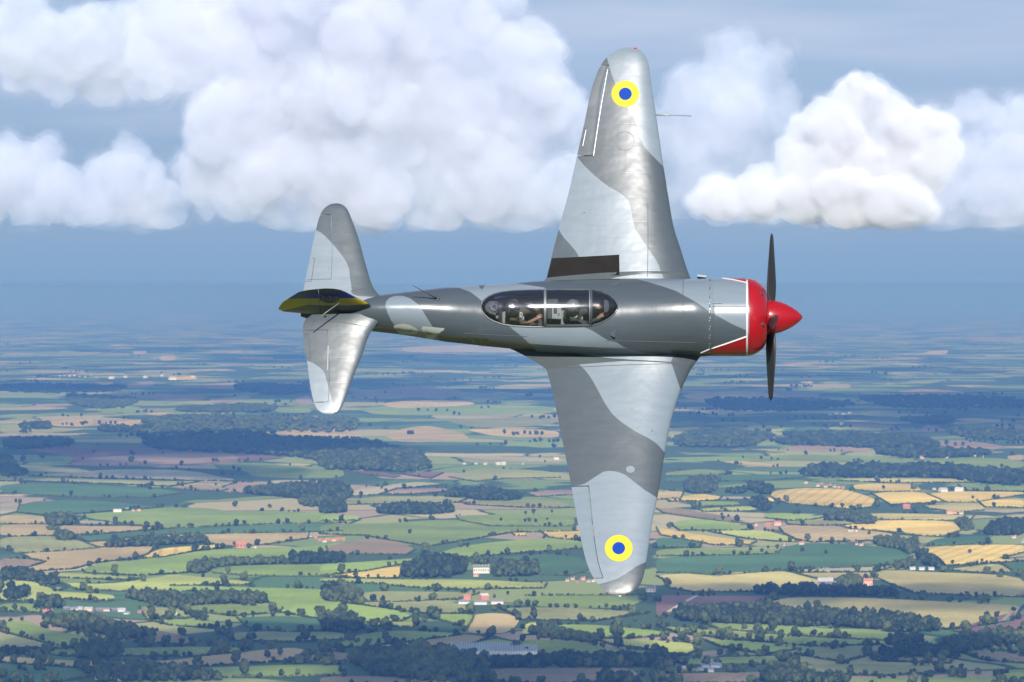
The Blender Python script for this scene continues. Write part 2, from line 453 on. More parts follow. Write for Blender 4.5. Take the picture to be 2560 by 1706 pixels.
FIELDS = [
 # far band
 ('U', 'pink', [(680,560),(900,545),(1420,575),(1400,602),(1200,607),(900,588)]),
 ('U', 'pink', [(1430,590),(1800,600),(2000,620),(1800,637),(1440,617)]),
 ('U', 'pink', [(2010,592),(2120,570),(2140,632),(2050,637)]),
 ('U', 'green', [(690,662),(800,640),(960,650),(950,682),(700,692)]),
 ('U', 'green', [(1430,640),(1700,600),(1960,600),(1900,660),(1500,680)]),
 ('U', 'tan', [(1005,690),(1190,688),(1170,712),(1010,706)]),
 ('U', 'tan', [(320,747),(600,730),(650,750),(600,786),(400,786),(350,772)]),
 ('U', 'tan', [(690,757),(1000,735),(1085,730),(930,762),(940,786),(700,786)]),
 ('U', 'olive', [(0,772),(350,790),(620,802),(300,832),(0,832)]),
 ('U', 'tan', [(1830,850),(2000,795),(2353,800),(2500,840),(2353,882),(2100,872),(1900,872)]),
 ('U', 'wheat', [(620,480),(780,478),(760,510),(640,508)]),
 ('U', 'wheat', [(1150,448),(1230,446),(1340,440),(1350,462),(1150,468)]),
 ('U', 'pink', [(850,490),(1050,470),(1060,505),(880,515)]),
 ('U', 'tan', [(1090,300),(1210,296),(1210,330),(1095,334)]),
 ('U', 'tan', [(1640,308),(1870,308),(1870,326),(1660,324)]),
 ('U', 'tan', [(910,270),(1000,266),(1000,284),(915,288)]),
 ('U', 'pink', [(400,480),(500,478),(500,498),(410,500)]),
 ('U', 'pink', [(1880,478),(2065,478),(2060,502),(1900,500)]),
 ('U', 'pink', [(1450,490),(1620,484),(1620,506),(1470,508)]),
 ('U', 'green', [(1850,655),(2100,650),(2140,690),(1900,690)]),
 ('V', 'pink', [(440,520),(760,512),(1050,520),(1040,545),(700,552),(460,548)]),
 ('V', 'pink', [(1510,512),(1700,490),(2000,515),(1900,532)]),
 ('V', 'tan', [(1900,690),(2000,678),(2250,690),(2200,708),(2000,702)]),
 ('V', 'pink', [(1690,755),(1730,722),(1800,730),(1875,762),(1700,768)]),
 ('V', 'pink', [(1930,752),(2110,752),(2095,778),(1930,776)]),
 ('V', 'pink', [(1220,712),(1400,720),(1565,735),(1560,757),(1230,745)]),
 ('V', 'lime', [(1100,738),(1200,730),(1450,745),(1440,760),(1120,752)]),
 ('V', 'lime', [(565,735),(720,722),(850,745),(780,767),(600,757)]),
 ('V', 'lime', [(1290,638),(1830,662),(1730,674),(1330,667)]),
 ('V', 'lime', [(100,742),(280,732),(280,757),(110,757)]),
 ('V', 'pink', [(1970,162),(2353,165),(2340,182),(2000,180)]),
 ('V', 'tan', [(1720,255),(1870,244),(1860,272),(1730,272)]),
 ('V', 'tan', [(900,450),(1005,444),(1000,462)]),
 ('V', 'green', [(370,580),(500,600),(480,620),(380,610)]),
 ('V', 'pale', [(1300,650),(1830,655),(1830,690),(1700,690)]),
 ('V', 'tan', [(2130,720),(2353,718),(2353,755),(2200,752)]),
 ('V', 'olive', [(600,800),(770,810),(770,830),(610,830)]),
 ('P', 'pale', [(1000,868),(1180,862),(1400,872),(1390,880),(1010,882)]),
 ('P', 'pink', [(870,985),(1000,965),(1160,975),(1150,992),(900,1000)]),
 ('P', 'olive', [(1100,1050),(1380,1040),(1392,1062),(1200,1072)]),
 ('P', 'tan', [(1150,1072),(1395,1075),(1400,1096),(1240,1092)]),
 ('P', 'tan', [(950,1085),(1060,1062),(1150,1080),(1180,1100),(1000,1108)]),
 ('P', 'green', [(880,1020),(1080,1010),(1380,1015),(1390,1036),(950,1040)]),
 ('P', 'tan', [(940,1010),(1020,1002),(1150,1000),(1200,1012),(1000,1022)]),
 ('P', 'tan', [(1700,985),(1870,978),(1960,990),(1850,1000),(1720,998)]),
 # left third
 ('L', 'pale', [(190,237),(480,205),(800,190),(1130,195),(1300,210),(1420,240),(1580,267),(1300,266),(900,256),(500,246)]),
 ('L', 'plough', [(150,60),(400,40),(800,40),(1050,60),(1250,65),(1550,50),(1750,75),(1890,105),(1600,142),(1200,167),(900,162),(600,177),(440,162),(480,112),(300,82)]),
 ('L', 'pink', [(560,120),(820,100),(1250,85),(1500,90),(1560,125),(1200,160),(900,160),(600,172),(440,160)]),
 ('L', 'olive', [(0,250),(240,240),(500,250),(900,262),(1300,270),(1100,305),(700,285),(300,272),(0,268)]),
 ('L', 'dark', [(0,290),(300,283),(700,298),(950,310),(1200,342),(1000,372),(500,372),(0,342)]),
 ('L', 'pink', [(1080,312),(1300,288),(1400,298),(1480,320),(1440,332),(1200,327)]),
 ('L', 'pink', [(1450,302),(1560,275),(1700,288),(1850,325),(1600,347),(1440,342)]),
 ('L', 'pale', [(1740,262),(2000,262),(2170,275),(2170,298),(1900,300),(1760,290)]),
 ('L', 'green', [(1380,150),(1700,150),(1900,170),(2225,180),(2225,250),(1650,245),(1580,200),(1400,190)]),
 ('L', 'dark', [(110,472),(170,400),(500,388),(800,408),(1050,440),(800,460),(480,482),(330,497)]),
 ('L', 'pale', [(0,405),(130,410),(110,470),(40,485),(0,490)]),
 ('L', 'green', [(480,492),(800,455),(1100,437),(1400,445),(1480,470),(1700,460),(2100,470),(2225,500),(2225,537),(1800,545),(1400,560),(1050,577),(830,547),(600,520)]),
 ('L', 'tan', [(0,550),(250,548),(600,560),(900,558),(1080,575),(700,607),(480,617),(300,622),(0,627)]),
 ('L', 'tan', [(0,490),(160,488),(310,500),(310,547),(0,547)]),
 ('L', 'pale', [(500,520),(720,530),(740,552),(520,552)]),
 ('L', 'dark', [(490,627),(700,610),(1000,590),(1150,575),(1450,560),(1900,545),(2225,538),(2225,592),(1900,602),(1500,607),(1200,612),(950,622),(680,652),(560,657)]),
 ('L', 'olive', [(0,630),(350,622),(540,660),(640,702),(400,722),(100,737),(0,702)]),
 ('L', 'tan', [(1190,622),(1500,605),(1900,600),(2000,610),(1990,642),(1700,682),(1500,692),(1360,672),(1340,642)]),
 ('L', 'tan', [(550,667),(700,653),(690,692),(640,700)]),
 ('L', 'tan', [(130,737),(500,703),(900,688),(1000,693),(960,742),(880,767),(600,802),(480,837),(250,852),(100,852),(0,852),(0,832),(230,817),(300,792),(200,772)]),
 ('L', 'wheat', [(1050,702),(1350,680),(1500,690),(1300,717),(1050,762),(920,767),(960,737)]),
 ('L', 'brown', [(0,765),(200,775),(290,795),(200,822),(0,842)]),
 ('L', 'bright', [(530,842),(620,802),(900,777),(1100,747),(1350,712),(1600,702),(2000,692),(2225,662),(2225,732),(1900,745),(1870,770),(1500,767),(1230,792),(1220,862),(900,882),(550,862)]),
 ('L', 'bright', [(1370,862),(1440,820),(1700,810),(2100,805),(2225,790),(2225,882),(1900,887),(1600,882)]),
 ('L', 'lime', [(150,855),(450,865),(800,885),(900,905),(700,907),(350,892)]),
 ('L', 'lime', [(390,925),(700,935),(1050,885),(1100,870),(1430,900),(1640,920),(1600,942),(1100,947),(1100,977),(900,987),(500,972)]),
 ('L', 'lime', [(0,915),(200,915),(300,950),(370,982),(740,1002),(740,1042),(400,1032),(200,1042),(0,1047)]),
 ('L', 'bright', [(1110,942),(1600,955),(2130,967),(2090,1032),(2225,1052),(2225,1162),(2000,1152),(1780,1112),(1730,1042),(1700,1012),(1500,982),(1100,982)]),
 ('L', 'green', [(1130,1067),(1500,1065),(1830,1090),(1800,1122),(1500,1142),(1180,1102)]),
 ('L', 'green', [(940,1165),(1200,1160),(1500,1190),(1480,1232),(1100,1202)]),
 ('L', 'dark', [(1530,1150),(1850,1140),(2225,1167),(2100,1237),(1850,1247),(1600,1217)]),
 ('L', 'green', [(0,1060),(240,1060),(270,1120),(0,1110)]),
 ('L', 'olive', [(900,1080),(1130,1090),(1180,1110),(1250,1150),(950,1160),(920,1120)]),
 ('L', 'green', [(0,1180),(180,1170),(300,1230),(680,1290),(600,1352),(350,1332),(0,1242)]),
 ('L', 'olive', [(0,1255),(150,1265),(370,1320),(480,1347),(0,1352)]),
 ('L', 'brown', [(1000,1230),(1150,1260),(1300,1300),(1200,1332),(900,1312),(1000,1292)]),
 ('L', 'olive', [(1450,1250),(1800,1240),(2225,1245),(2225,1292),(1900,1312),(1500,1302)]),
 ('L', 'green', [(180,1370),(800,1350),(1200,1340),(1560,1345),(1600,1372),(1300,1402),(900,1402),(400,1402)]),
 ('L', 'tan', [(0,1400),(400,1427),(800,1442),(1100,1430),(1370,1395),(1700,1360),(1900,1345),(2050,1377),(1900,1432),(1400,1462),(1000,1472),(500,1477),(0,1442)]),
 ('L', 'brown', [(2050,1377),(2225,1380),(2225,1452),(1950,1442)]),
 ('L', 'green', [(1150,1482),(1500,1470),(1900,1455),(2225,1460),(2225,1522),(1900,1537),(1400,1542)]),
 ('L', 'dark', [(0,1490),(500,1490),(600,1532),(300,1580),(0,1580)]),
 # middle third
 ('M', 'pale', [(870,112),(1050,105),(1580,120),(1600,147),(1200,142)]),
 ('M', 'olive', [(830,242),(1000,190),(1300,190),(1560,215),(1560,247),(1200,252),(1000,272)]),
 ('M', 'pink', [(390,352),(500,320),(820,312),(820,337),(600,354)]),
 ('M', 'plough', [(150,205),(400,205),(520,235),(480,247)]),
 ('M', 'plough', [(510,222),(740,205),(800,215),(720,252)]),
 ('M', 'pale', [(190,332),(600,270),(830,290),(500,317),(380,357),(200,367)]),
 ('M', 'pink', [(1320,342),(1630,318),(1640,357),(1400,370)]),
 ('M', 'olive', [(60,405),(200,385),(400,365),(800,370),(960,380),(900,407),(500,417),(100,422)]),
 ('M', 'bright', [(0,487),(250,490),(250,522),(0,527)]),
 ('M', 'green', [(0,547),(480,540),(700,520),(1000,520),(1600,540),(1660,592),(1240,602),(1000,642),(700,692),(450,652),(300,622),(0,612)]),
 ('M', 'green', [(880,492),(1300,480),(1640,490),(1650,562),(1100,562),(900,522)]),
 ('M', 'olive', [(900,400),(1350,390),(1560,400),(1640,440),(1300,440),(950,420)]),
 ('M', 'wheat', [(1235,602),(1330,590),(1330,622),(1260,622)]),
 ('M', 'wheat', [(1420,592),(1690,583),(1700,655),(1540,642),(1480,632)]),
 ('M', 'bright', [(720,752),(900,690),(1200,655),(1500,635),(1690,655),(1710,702),(1500,722),(1180,742),(1000,762)]),
 ('M', 'brown', [(40,692),(300,640),(500,650),(620,712),(560,747),(330,742),(60,742)]),
 ('M', 'bright', [(0,807),(300,790),(640,765),(560,802),(300,852),(0,882)]),
 ('M', 'wheat', [(20,887),(150,870),(550,810),(510,897),(300,897)]),
 ('M', 'dark', [(1120,762),(1500,740),(1720,770),(1760,842),(1600,882),(1400,872),(1380,802)]),
 ('M', 'lime', [(0,895),(500,905),(1000,905),(1470,930),(1450,962),(1100,967),(900,972),(600,957),(340,932),(0,922)]),
 ('M', 'olive', [(290,980),(800,985),(1030,995),(900,1032),(500,1052),(300,1052),(150,1057)]),
 ('M', 'bright', [(0,970),(30,1030),(150,1057),(500,1102),(600,1142),(520,1177),(0,1167)]),
 ('M', 'olive', [(170,1060),(600,1030),(800,1040),(1000,1090),(900,1127),(700,1127),(500,1102)]),
 ('M', 'bright', [(715,1130),(1000,1128),(980,1182),(950,1217),(900,1202),(720,1152)]),
 ('M', 'lime', [(300,1180),(650,1180),(600,1217),(360,1207)]),
 ('M', 'tan', [(990,1135),(1100,1122),(1230,1130),(1295,1165),(1255,1222),(1180,1257),(950,1252),(975,1190)]),
 ('M', 'lime', [(1300,1267),(1330,1190),(1400,1180),(1420,1222),(1380,1262)]),
 ('M', 'olive', [(1160,1090),(1600,1085),(2000,1110),(2130,1120),(1800,1172),(1300,1167),(1250,1132)]),
 ('M', 'green', [(1400,1080),(1640,1090),(1990,1090),(2150,1010),(1800,1010),(1320,1010),(1320,1062)]),
 ('M', 'bright', [(1460,1272),(1540,1195),(1800,1200),(2225,1240),(2225,1272),(2000,1287),(1700,1287)]),
 ('M', 'lime', [(1790,1297),(2000,1290),(2225,1300),(2225,1372),(1900,1332)]),
 ('M', 'green', [(1240,1332),(1340,1290),(1700,1310),(1820,1345),(2200,1377),(2050,1397),(1500,1397),(1290,1367)]),
 ('M', 'tan', [(310,1367),(330,1332),(600,1310),(930,1260),(1090,1280),(1000,1322),(700,1342)]),
 ('M', 'green', [(70,1347),(250,1260),(500,1235),(850,1250),(910,1267),(600,1307),(300,1342)]),
 ('M', 'brown', [(940,1497),(1200,1480),(1600,1480),(2000,1478),(2080,1532),(1700,1580),(1150,1580)]),
 ('M', 'brown', [(0,1370),(210,1385),(200,1432),(0,1442)]),
 ('M', 'brown', [(0,1535),(400,1530),(850,1560),(850,1590),(0,1590)]),
 # right third
 ('R', 'pink', [(790,67),(900,35),(1150,25),(1390,40),(1360,77),(1100,77)]),
 ('R', 'pink', [(1770,5),(2000,5),(2245,45),(2200,62),(1850,57)]),
 ('R', 'green', [(500,120),(900,95),(1300,100),(1650,130),(1900,160),(1700,152),(1000,137)]),
 ('R', 'tan', [(400,142),(520,135),(875,170),(700,177)]),
 ('R', 'green', [(60,210),(300,185),(480,210),(400,227),(60,232)]),
 ('R', 'dark', [(60,235),(480,225),(900,220),(1000,237),(700,262),(60,272)]),
 ('R', 'green', [(1640,130),(2000,110),(2353,130),(2353,185),(1900,180)]),
 ('R', 'tan', [(2240,105),(2353,95),(2353,130),(2260,130)]),
 ('R', 'pale_shade_wheat', [(1160,262),(1250,248),(2020,250),(2020,274),(1500,277)]),
 ('R', 'wheat', [(735,330),(950,308),(1200,315),(1410,380),(1380,432),(1250,447),(1000,422),(830,407),(740,372)]),
 ('R', 'wheat', [(1250,292),(1380,280),(1650,285),(1710,332),(1400,332),(1270,322)]),
 ('R', 'wheat', [(1370,342),(1700,330),(1855,400),(1500,417),(1440,382)]),
 ('R', 'wheat', [(1730,347),(1900,330),(2353,335),(2353,352),(2050,402),(1860,402)]),
 ('R', 'wheat', [(2050,387),(2353,382),(2353,437),(2100,432)]),
 ('R', 'green', [(1930,290),(2353,300),(2353,332),(1980,325)]),
 ('R', 'wheat', [(60,382),(280,345),(425,365),(400,387),(100,397)]),
 ('R', 'wheat', [(560,372),(740,370),(765,402),(600,392)]),
 ('R', 'tan', [(0,330),(180,330),(160,375),(0,385)]),
 ('R', 'pale_shade_wheat', [(1700,422),(1900,410),(2090,415),(2100,452),(1930,467),(1750,442)]),
 ('R', 'lime', [(270,442),(600,425),(690,440),(620,457),(300,462)]),
 ('R', 'green', [(250,395),(520,395),(540,420),(260,430)]),
 ('R', 'pale_shade_wheat', [(1270,477),(1500,470),(2040,485),(2000,522),(1300,512)]),
 ('R', 'wheat', [(1185,552),(1440,515),(1900,520),(1955,580),(1850,617),(1700,617),(1400,582),(1240,572)]),
 ('R', 'bright', [(690,472),(850,470),(1085,495),(1000,512),(850,517),(690,502)]),
 ('R', 'brown', [(0,440),(160,440),(500,500),(620,542),(400,522),(50,472)]),
 ('R', 'bright', [(90,542),(200,510),(430,515),(625,570),(600,582),(150,582)]),
 ('R', 'wheat', [(0,562),(280,610),(645,655),(600,672),(380,677),(30,612)]),
 ('R', 'lime', [(330,587),(600,575),(750,590),(925,655),(760,652),(560,632)]),
 ('R', 'tan', [(785,562),(900,545),(1180,565),(1525,600),(1500,642),(1000,657),(900,642),(820,602)]),
 ('R', 'olive', [(830,522),(1080,515),(1250,545),(950,552),(840,542)]),
 ('R', 'dark', [(800,692),(950,660),(1300,670),(1550,700),(1645,747),(1520,802),(1200,822),(900,832),(450,867),(0,852),(0,752),(480,742),(800,732)]),
 ('R', 'green', [(0,702),(480,690),(800,700),(780,732),(480,740),(0,747)]),
 ('R', 'dark', [(0,622),(300,650),(280,692),(0,692)]),
 ('R', 'wheat', [(1665,702),(1850,680),(2353,670),(2353,722),(2200,762),(2353,777),(1850,807),(1810,762)]),
 ('R', 'pale_shade_wheat', [(1850,832),(2190,790),(2285,852),(2060,852)]),
 ('R', 'dark', [(2210,792),(2353,780),(2353,842),(2290,847)]),
 ('R', 'dark', [(1690,682),(1800,630),(2130,615),(2150,652),(1900,682)]),
 ('R', 'pale_shade_wheat', [(0,872),(200,855),(400,880),(480,850),(830,840),(1050,910),(1180,952),(930,947),(700,972),(250,977),(90,952),(40,892)]),
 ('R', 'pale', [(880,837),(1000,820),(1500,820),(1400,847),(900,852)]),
 ('R', 'pale_shade_wheat', [(870,852),(1400,855),(1520,840),(2353,870),(2353,1007),(2000,1002),(1650,982),(1540,942),(1420,892),(1040,892)]),
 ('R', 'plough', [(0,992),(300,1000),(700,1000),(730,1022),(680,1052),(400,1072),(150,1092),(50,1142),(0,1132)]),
 ('R', 'pale_shade_wheat', [(675,1057),(850,1008),(1300,1012),(2000,1045),(2353,1065),(2285,1162),(2100,1192),(1860,1217),(1650,1182),(1350,1132),(1000,1102),(820,1117),(780,1082)]),
 ('R', 'green', [(300,1172),(700,1185),(1250,1220),(1650,1240),(1500,1287),(1000,1262),(400,1212)]),
 ('R', 'bright', [(0,1192),(300,1215),(800,1260),(1300,1280),(1450,1312),(1000,1322),(600,1287),(150,1242)]),
 ('R', 'bright', [(280,1272),(700,1300),(900,1342),(700,1377),(400,1322)]),
 ('R', 'lime', [(0,1287),(200,1300),(290,1332),(200,1382),(0,1357)]),
 ('R', 'olive', [(880,1367),(1300,1320),(1700,1315),(1850,1332),(1400,1372),(1200,1422),(1050,1402)]),
 ('R', 'green', [(120,1412),(500,1390),(870,1395),(900,1432),(500,1442),(200,1452)]),
 ('R', 'olive', [(850,1452),(1200,1435),(1900,1450),(2000,1472),(1500,1512),(1000,1502)]),
 ('R', 'plough', [(1880,1222),(2353,1080),(2353,1252),(2100,1262)]),
 ('R', 'brown', [(1950,1362),(2353,1370),(2353,1432),(2100,1412)]),
 ('R', 'brown', [(1400,1417),(1640,1395),(1900,1400),(1880,1432)]),
 ('R', 'brown', [(0,1502),(500,1490),(740,1490),(600,1560),(0,1560)]),
 ('R', 'olive', [(0,1460),(270,1465),(300,1492),(0,1497)]),
 ('R', 'green', [(1250,1532),(2100,1520),(2353,1480),(2353,1570),(1250,1570)]),
 ('R', 'green', [(2100,1342),(2353,1320),(2353,1362)]),
]

def chaikin(pts, n=1, q=0.18):
    for _ in range(n):
        out = []
        for i in range(len(pts)):
            a, b = pts[i], pts[(i + 1) % len(pts)]
            out.append((a[0] + (b[0] - a[0]) * q, a[1] + (b[1] - a[1]) * q))
            out.append((b[0] + (a[0] - b[0]) * q, b[1] + (a[1] - b[1]) * q))
        pts = out
    return pts

FIELD_PX = []
for i, (w, t, pts) in enumerate(FIELDS):
    px = win(w, pts)
    FIELD_PX.append(px)
    z = 0.05 + 0.005 * i
    vs = [ground_at(x, y)[:2] + (z,) for x, y in chaikin(px, 2)]
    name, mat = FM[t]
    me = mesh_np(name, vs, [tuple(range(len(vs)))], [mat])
    if me.polygons[0].normal.z < 0:
        me.flip_normals()
    tag(obj(name, me), kind='structure')

# a straight track across the ploughed field, and the lane at the far right
def track(pts, width, mat, z):
    g = [Vector(ground_at(x, y)) for x, y in pts]
    vs, fs = [], []
    for i, p in enumerate(g):
        d = (g[min(i + 1, len(g) - 1)] - g[max(i - 1, 0)]).normalized()
        n = Vector((-d.y, d.x, 0)) * width / 2
        vs += [(p + n)[:2] + (z,), (p - n)[:2] + (z,)]
        if i: fs.append((2 * i - 2, 2 * i - 1, 2 * i + 1, 2 * i))
    me = mesh_np('farm_track', vs, fs, [mat])
    tag(obj('farm_track', me), kind='structure')
M_TRACK = plain('track_earth', (.42, .36, .26), .95, scale=.05)
track(win('R', [(80,1105),(150,1060),(260,1002)]), 7, M_TRACK, 1.4)
track(win('R', [(2160,1225),(2230,1150),(2300,1080)]), 5, plain('wheel_marks', (.25, .24, .11), .95, scale=.05), 1.4)
track(win('R', [(2080,1205),(2250,1170),(2330,1110),(2360,1060)]), 12, plain('lane_asphalt', (.12, .13, .12), .9, scale=.05), 1.42)

# -------------------------------------------------- landmarks for the labels
MARKS = [
 ('the white mansion', 1203, 1425), ('the round tan field', 1240, 1560), ('the grey glasshouse roofs', 1225, 1630),
 ('the dark forest at the bottom', 1010, 1660), ('the farm with the white gable', 1205, 1500),
 ("the aircraft's lower wing tip", 1565, 1480), ('the red ploughed field', 1740, 1505),
 ('the long pale wheat field', 2230, 1520), ('the farmyard with the pink house', 2130, 1455),
 ('the pink farmhouse beside the wheat', 1935, 1305), ('the big dark green field', 2120, 1395),
 ('the striped wheat field at the right edge', 2450, 1390), ('the biggest golden wheat field', 2260, 1320),
 ('the red roofed village under the tail', 830, 1348), ('the lone red house', 597, 1365),
 ('the row of grey farm sheds', 240, 1525), ('the wide bright green field', 690, 1520),
 ('the lime strip at the left', 330, 1470), ('the left tan field', 200, 1395), ('the dome shaped copse', 157, 1305),
 ('the small golden wheat triangle', 930, 1432), ('the brown field under the village', 940, 1370),
 ('the flock of sheep', 450, 1628), ('the bottom left tan strip', 300, 1660), ('the blue roofed shed', 1765, 1670),
 ('the bright green strip under the long wood', 1960, 1590), ('the bottom right ploughed corner', 2510, 1580),
 ('the brown field at the bottom middle', 1400, 1690), ('the pale stubble field', 380, 1190), ('the big purple field', 430, 1135),
 ('the far pink field', 2060, 1122), ('the village above the wheat', 2070, 1212), ('the tan field on the left wing side', 800, 1090),
]
LANDMARK_USE = {}
_ORD = ['nearest'] + [w + ' nearest' for w in ('second third fourth fifth sixth seventh eighth ninth tenth eleventh twelfth thirteenth fourteenth fifteenth sixteenth '
        'seventeenth eighteenth nineteenth twentieth twenty-first twenty-second twenty-third twenty-fourth twenty-fifth twenty-sixth twenty-seventh twenty-eighth twenty-ninth thirtieth').split()]
def label_set(items, fmt):
    """items: [(px, py, describe words)] -> a label each, telling its rank on one side of the nearest landmark"""
    bins = {}
    for i, (x, y, w) in enumerate(items):
        best = min(range(len(MARKS)), key=lambda k: (MARKS[k][1] - x) ** 2 + (2.2 * (MARKS[k][2] - y)) ** 2)
        dx, dy = x - MARKS[best][1], 2.2 * (y - MARKS[best][2])
        side = ('right of' if dx > 0 else 'left of') if abs(dx) > abs(dy) else ('below' if dy > 0 else 'above')
        bins.setdefault((best, side), []).append((dx * dx + dy * dy, i, w))
    out = [None] * len(items)
    for (b, side), lst in bins.items():
        lst.sort()
        for r, (_, i, w) in enumerate(lst):
            rk = _ORD[r] if r < len(_ORD) else 'farther'
            out[i] = fmt.format(w=w, rank=rk, side=side, mark=MARKS[b][0])
    return out

# -------------------------------------------------- trees
def leaf_mat(name, a, b):
    m, nt, p = new_mat(name)
    oi = nt.nodes.new('ShaderNodeObjectInfo')
    geo = nt.nodes.new('ShaderNodeNewGeometry')
    no = nt.nodes.new('ShaderNodeTexNoise')
    no.inputs['Scale'].default_value = 0.35
    no.inputs['Detail'].default_value = 4
    nt.links.new(geo.outputs['Position'], no.inputs['Vector'])
    ad = nt.nodes.new('ShaderNodeMath'); ad.operation = 'ADD'
    sb = nt.nodes.new('ShaderNodeMath'); sb.operation = 'MULTIPLY_ADD'
    sb.inputs[1].default_value = 0.5; sb.inputs[2].default_value = -0.25
    nt.links.new(oi.outputs['Random'], sb.inputs[0])
    isl = nt.nodes.new('ShaderNodeMath'); isl.operation = 'MULTIPLY_ADD'
    isl.inputs[1].default_value = .5
    nt.links.new(geo.outputs['Random Per Island'], isl.inputs[0]); nt.links.new(sb.outputs[0], isl.inputs[2])
    off = nt.nodes.new('ShaderNodeMath'); off.operation = 'SUBTRACT'; off.inputs[1].default_value = .25
    nt.links.new(isl.outputs[0], off.inputs[0])
    nt.links.new(no.outputs['Fac'], ad.inputs[0]); nt.links.new(off.outputs[0], ad.inputs[1])
    mr = nt.nodes.new('ShaderNodeMapRange')
    mr.inputs['From Min'].default_value = 0.25; mr.inputs['From Max'].default_value = 0.75
    nt.links.new(ad.outputs[0], mr.inputs['Value'])
    mx = nt.nodes.new('ShaderNodeMix'); mx.data_type = 'RGBA'
    mx.inputs['A'].default_value = (*a, 1); mx.inputs['B'].default_value = (*b, 1)
    nt.links.new(mr.outputs['Result'], mx.inputs['Factor'])
    nt.links.new(mx.outputs['Result'], p.inputs['Base Color'])
    p.inputs['Roughness'].default_value = 0.8
    p.inputs['Specular IOR Level'].default_value = 0.15
    return m
M_LEAF = leaf_mat('foliage', (.011, .018, .008), (.060, .076, .022))
M_LEAF_WOOD = leaf_mat('wood_foliage', (.008, .015, .007), (.050, .066, .022))
M_BARK = plain('bark', (.06, .045, .03), .95, scale=2)

def crown_arrays(seed, ico_, n_lumps, tall=1.0, rough=0.22):
    """a crown about 1 wide and tall high, its base at z = 0: lumps of foliage round a core"""
    r = np.random.default_rng(seed)
    V, F, b = [], [], 0
    for k in range(n_lumps):
        if k == 0:
            c, rad = np.array([0, 0, .5 * tall]), np.array([.36, .36, .40 * tall])
        else:
            a = r.uniform(0, 6.283)
            zz = r.uniform(.22, .80)
            rr = .27 * math.sqrt(max(.1, 1 - (2 * zz - 1) ** 2)) * r.uniform(.8, 1.15)
            c = np.array([rr * math.cos(a), rr * math.sin(a), zz * tall])
            s = r.uniform(.15, .25)
            rad = np.array([s, s, s * r.uniform(.8, 1.1)])
        v = ico_[0] * (1 + rough * smooth_noise(ico_[0] * 2.6 + seed + k, seed * 7 + k, 2))[:, None]
        V.append(v * rad + c); F.append(ico_[1] + b); b += len(v)
    return np.vstack(V), np.vstack(F)

TREE_MESH = []
for s in range(9):
    tall = [1.0, .85, 1.15, .95, 1.35, .8, 1.05, 1.6, .9][s]
    v, f = crown_arrays(s + 1, ICO2, 12, tall)
    f0 = 0.10
    v[:, 2] = v[:, 2] * .93 + .07 * tall
    cm = mesh_np('crown', v, f, [M_LEAF], smooth=False)
    mb = MB()
    mb.tube([(0, 0, 0), (.005, 0, .16 * tall), (-.01, .01, .45 * tall)], [.05, .034, .018], 7)
    for a in (0.4, 2.5, 4.6):
        mb.tube([(0, 0, .17 * tall), (.10 * math.cos(a), .10 * math.sin(a), .30 * tall), (.2 * math.cos(a), .2 * math.sin(a), .46 * tall)], [.022, .016, .006], 5)
    tm = mesh_np('trunk', mb.v, mb.f, [M_BARK], smooth=True)
    TREE_MESH.append((tall, cm, tm))

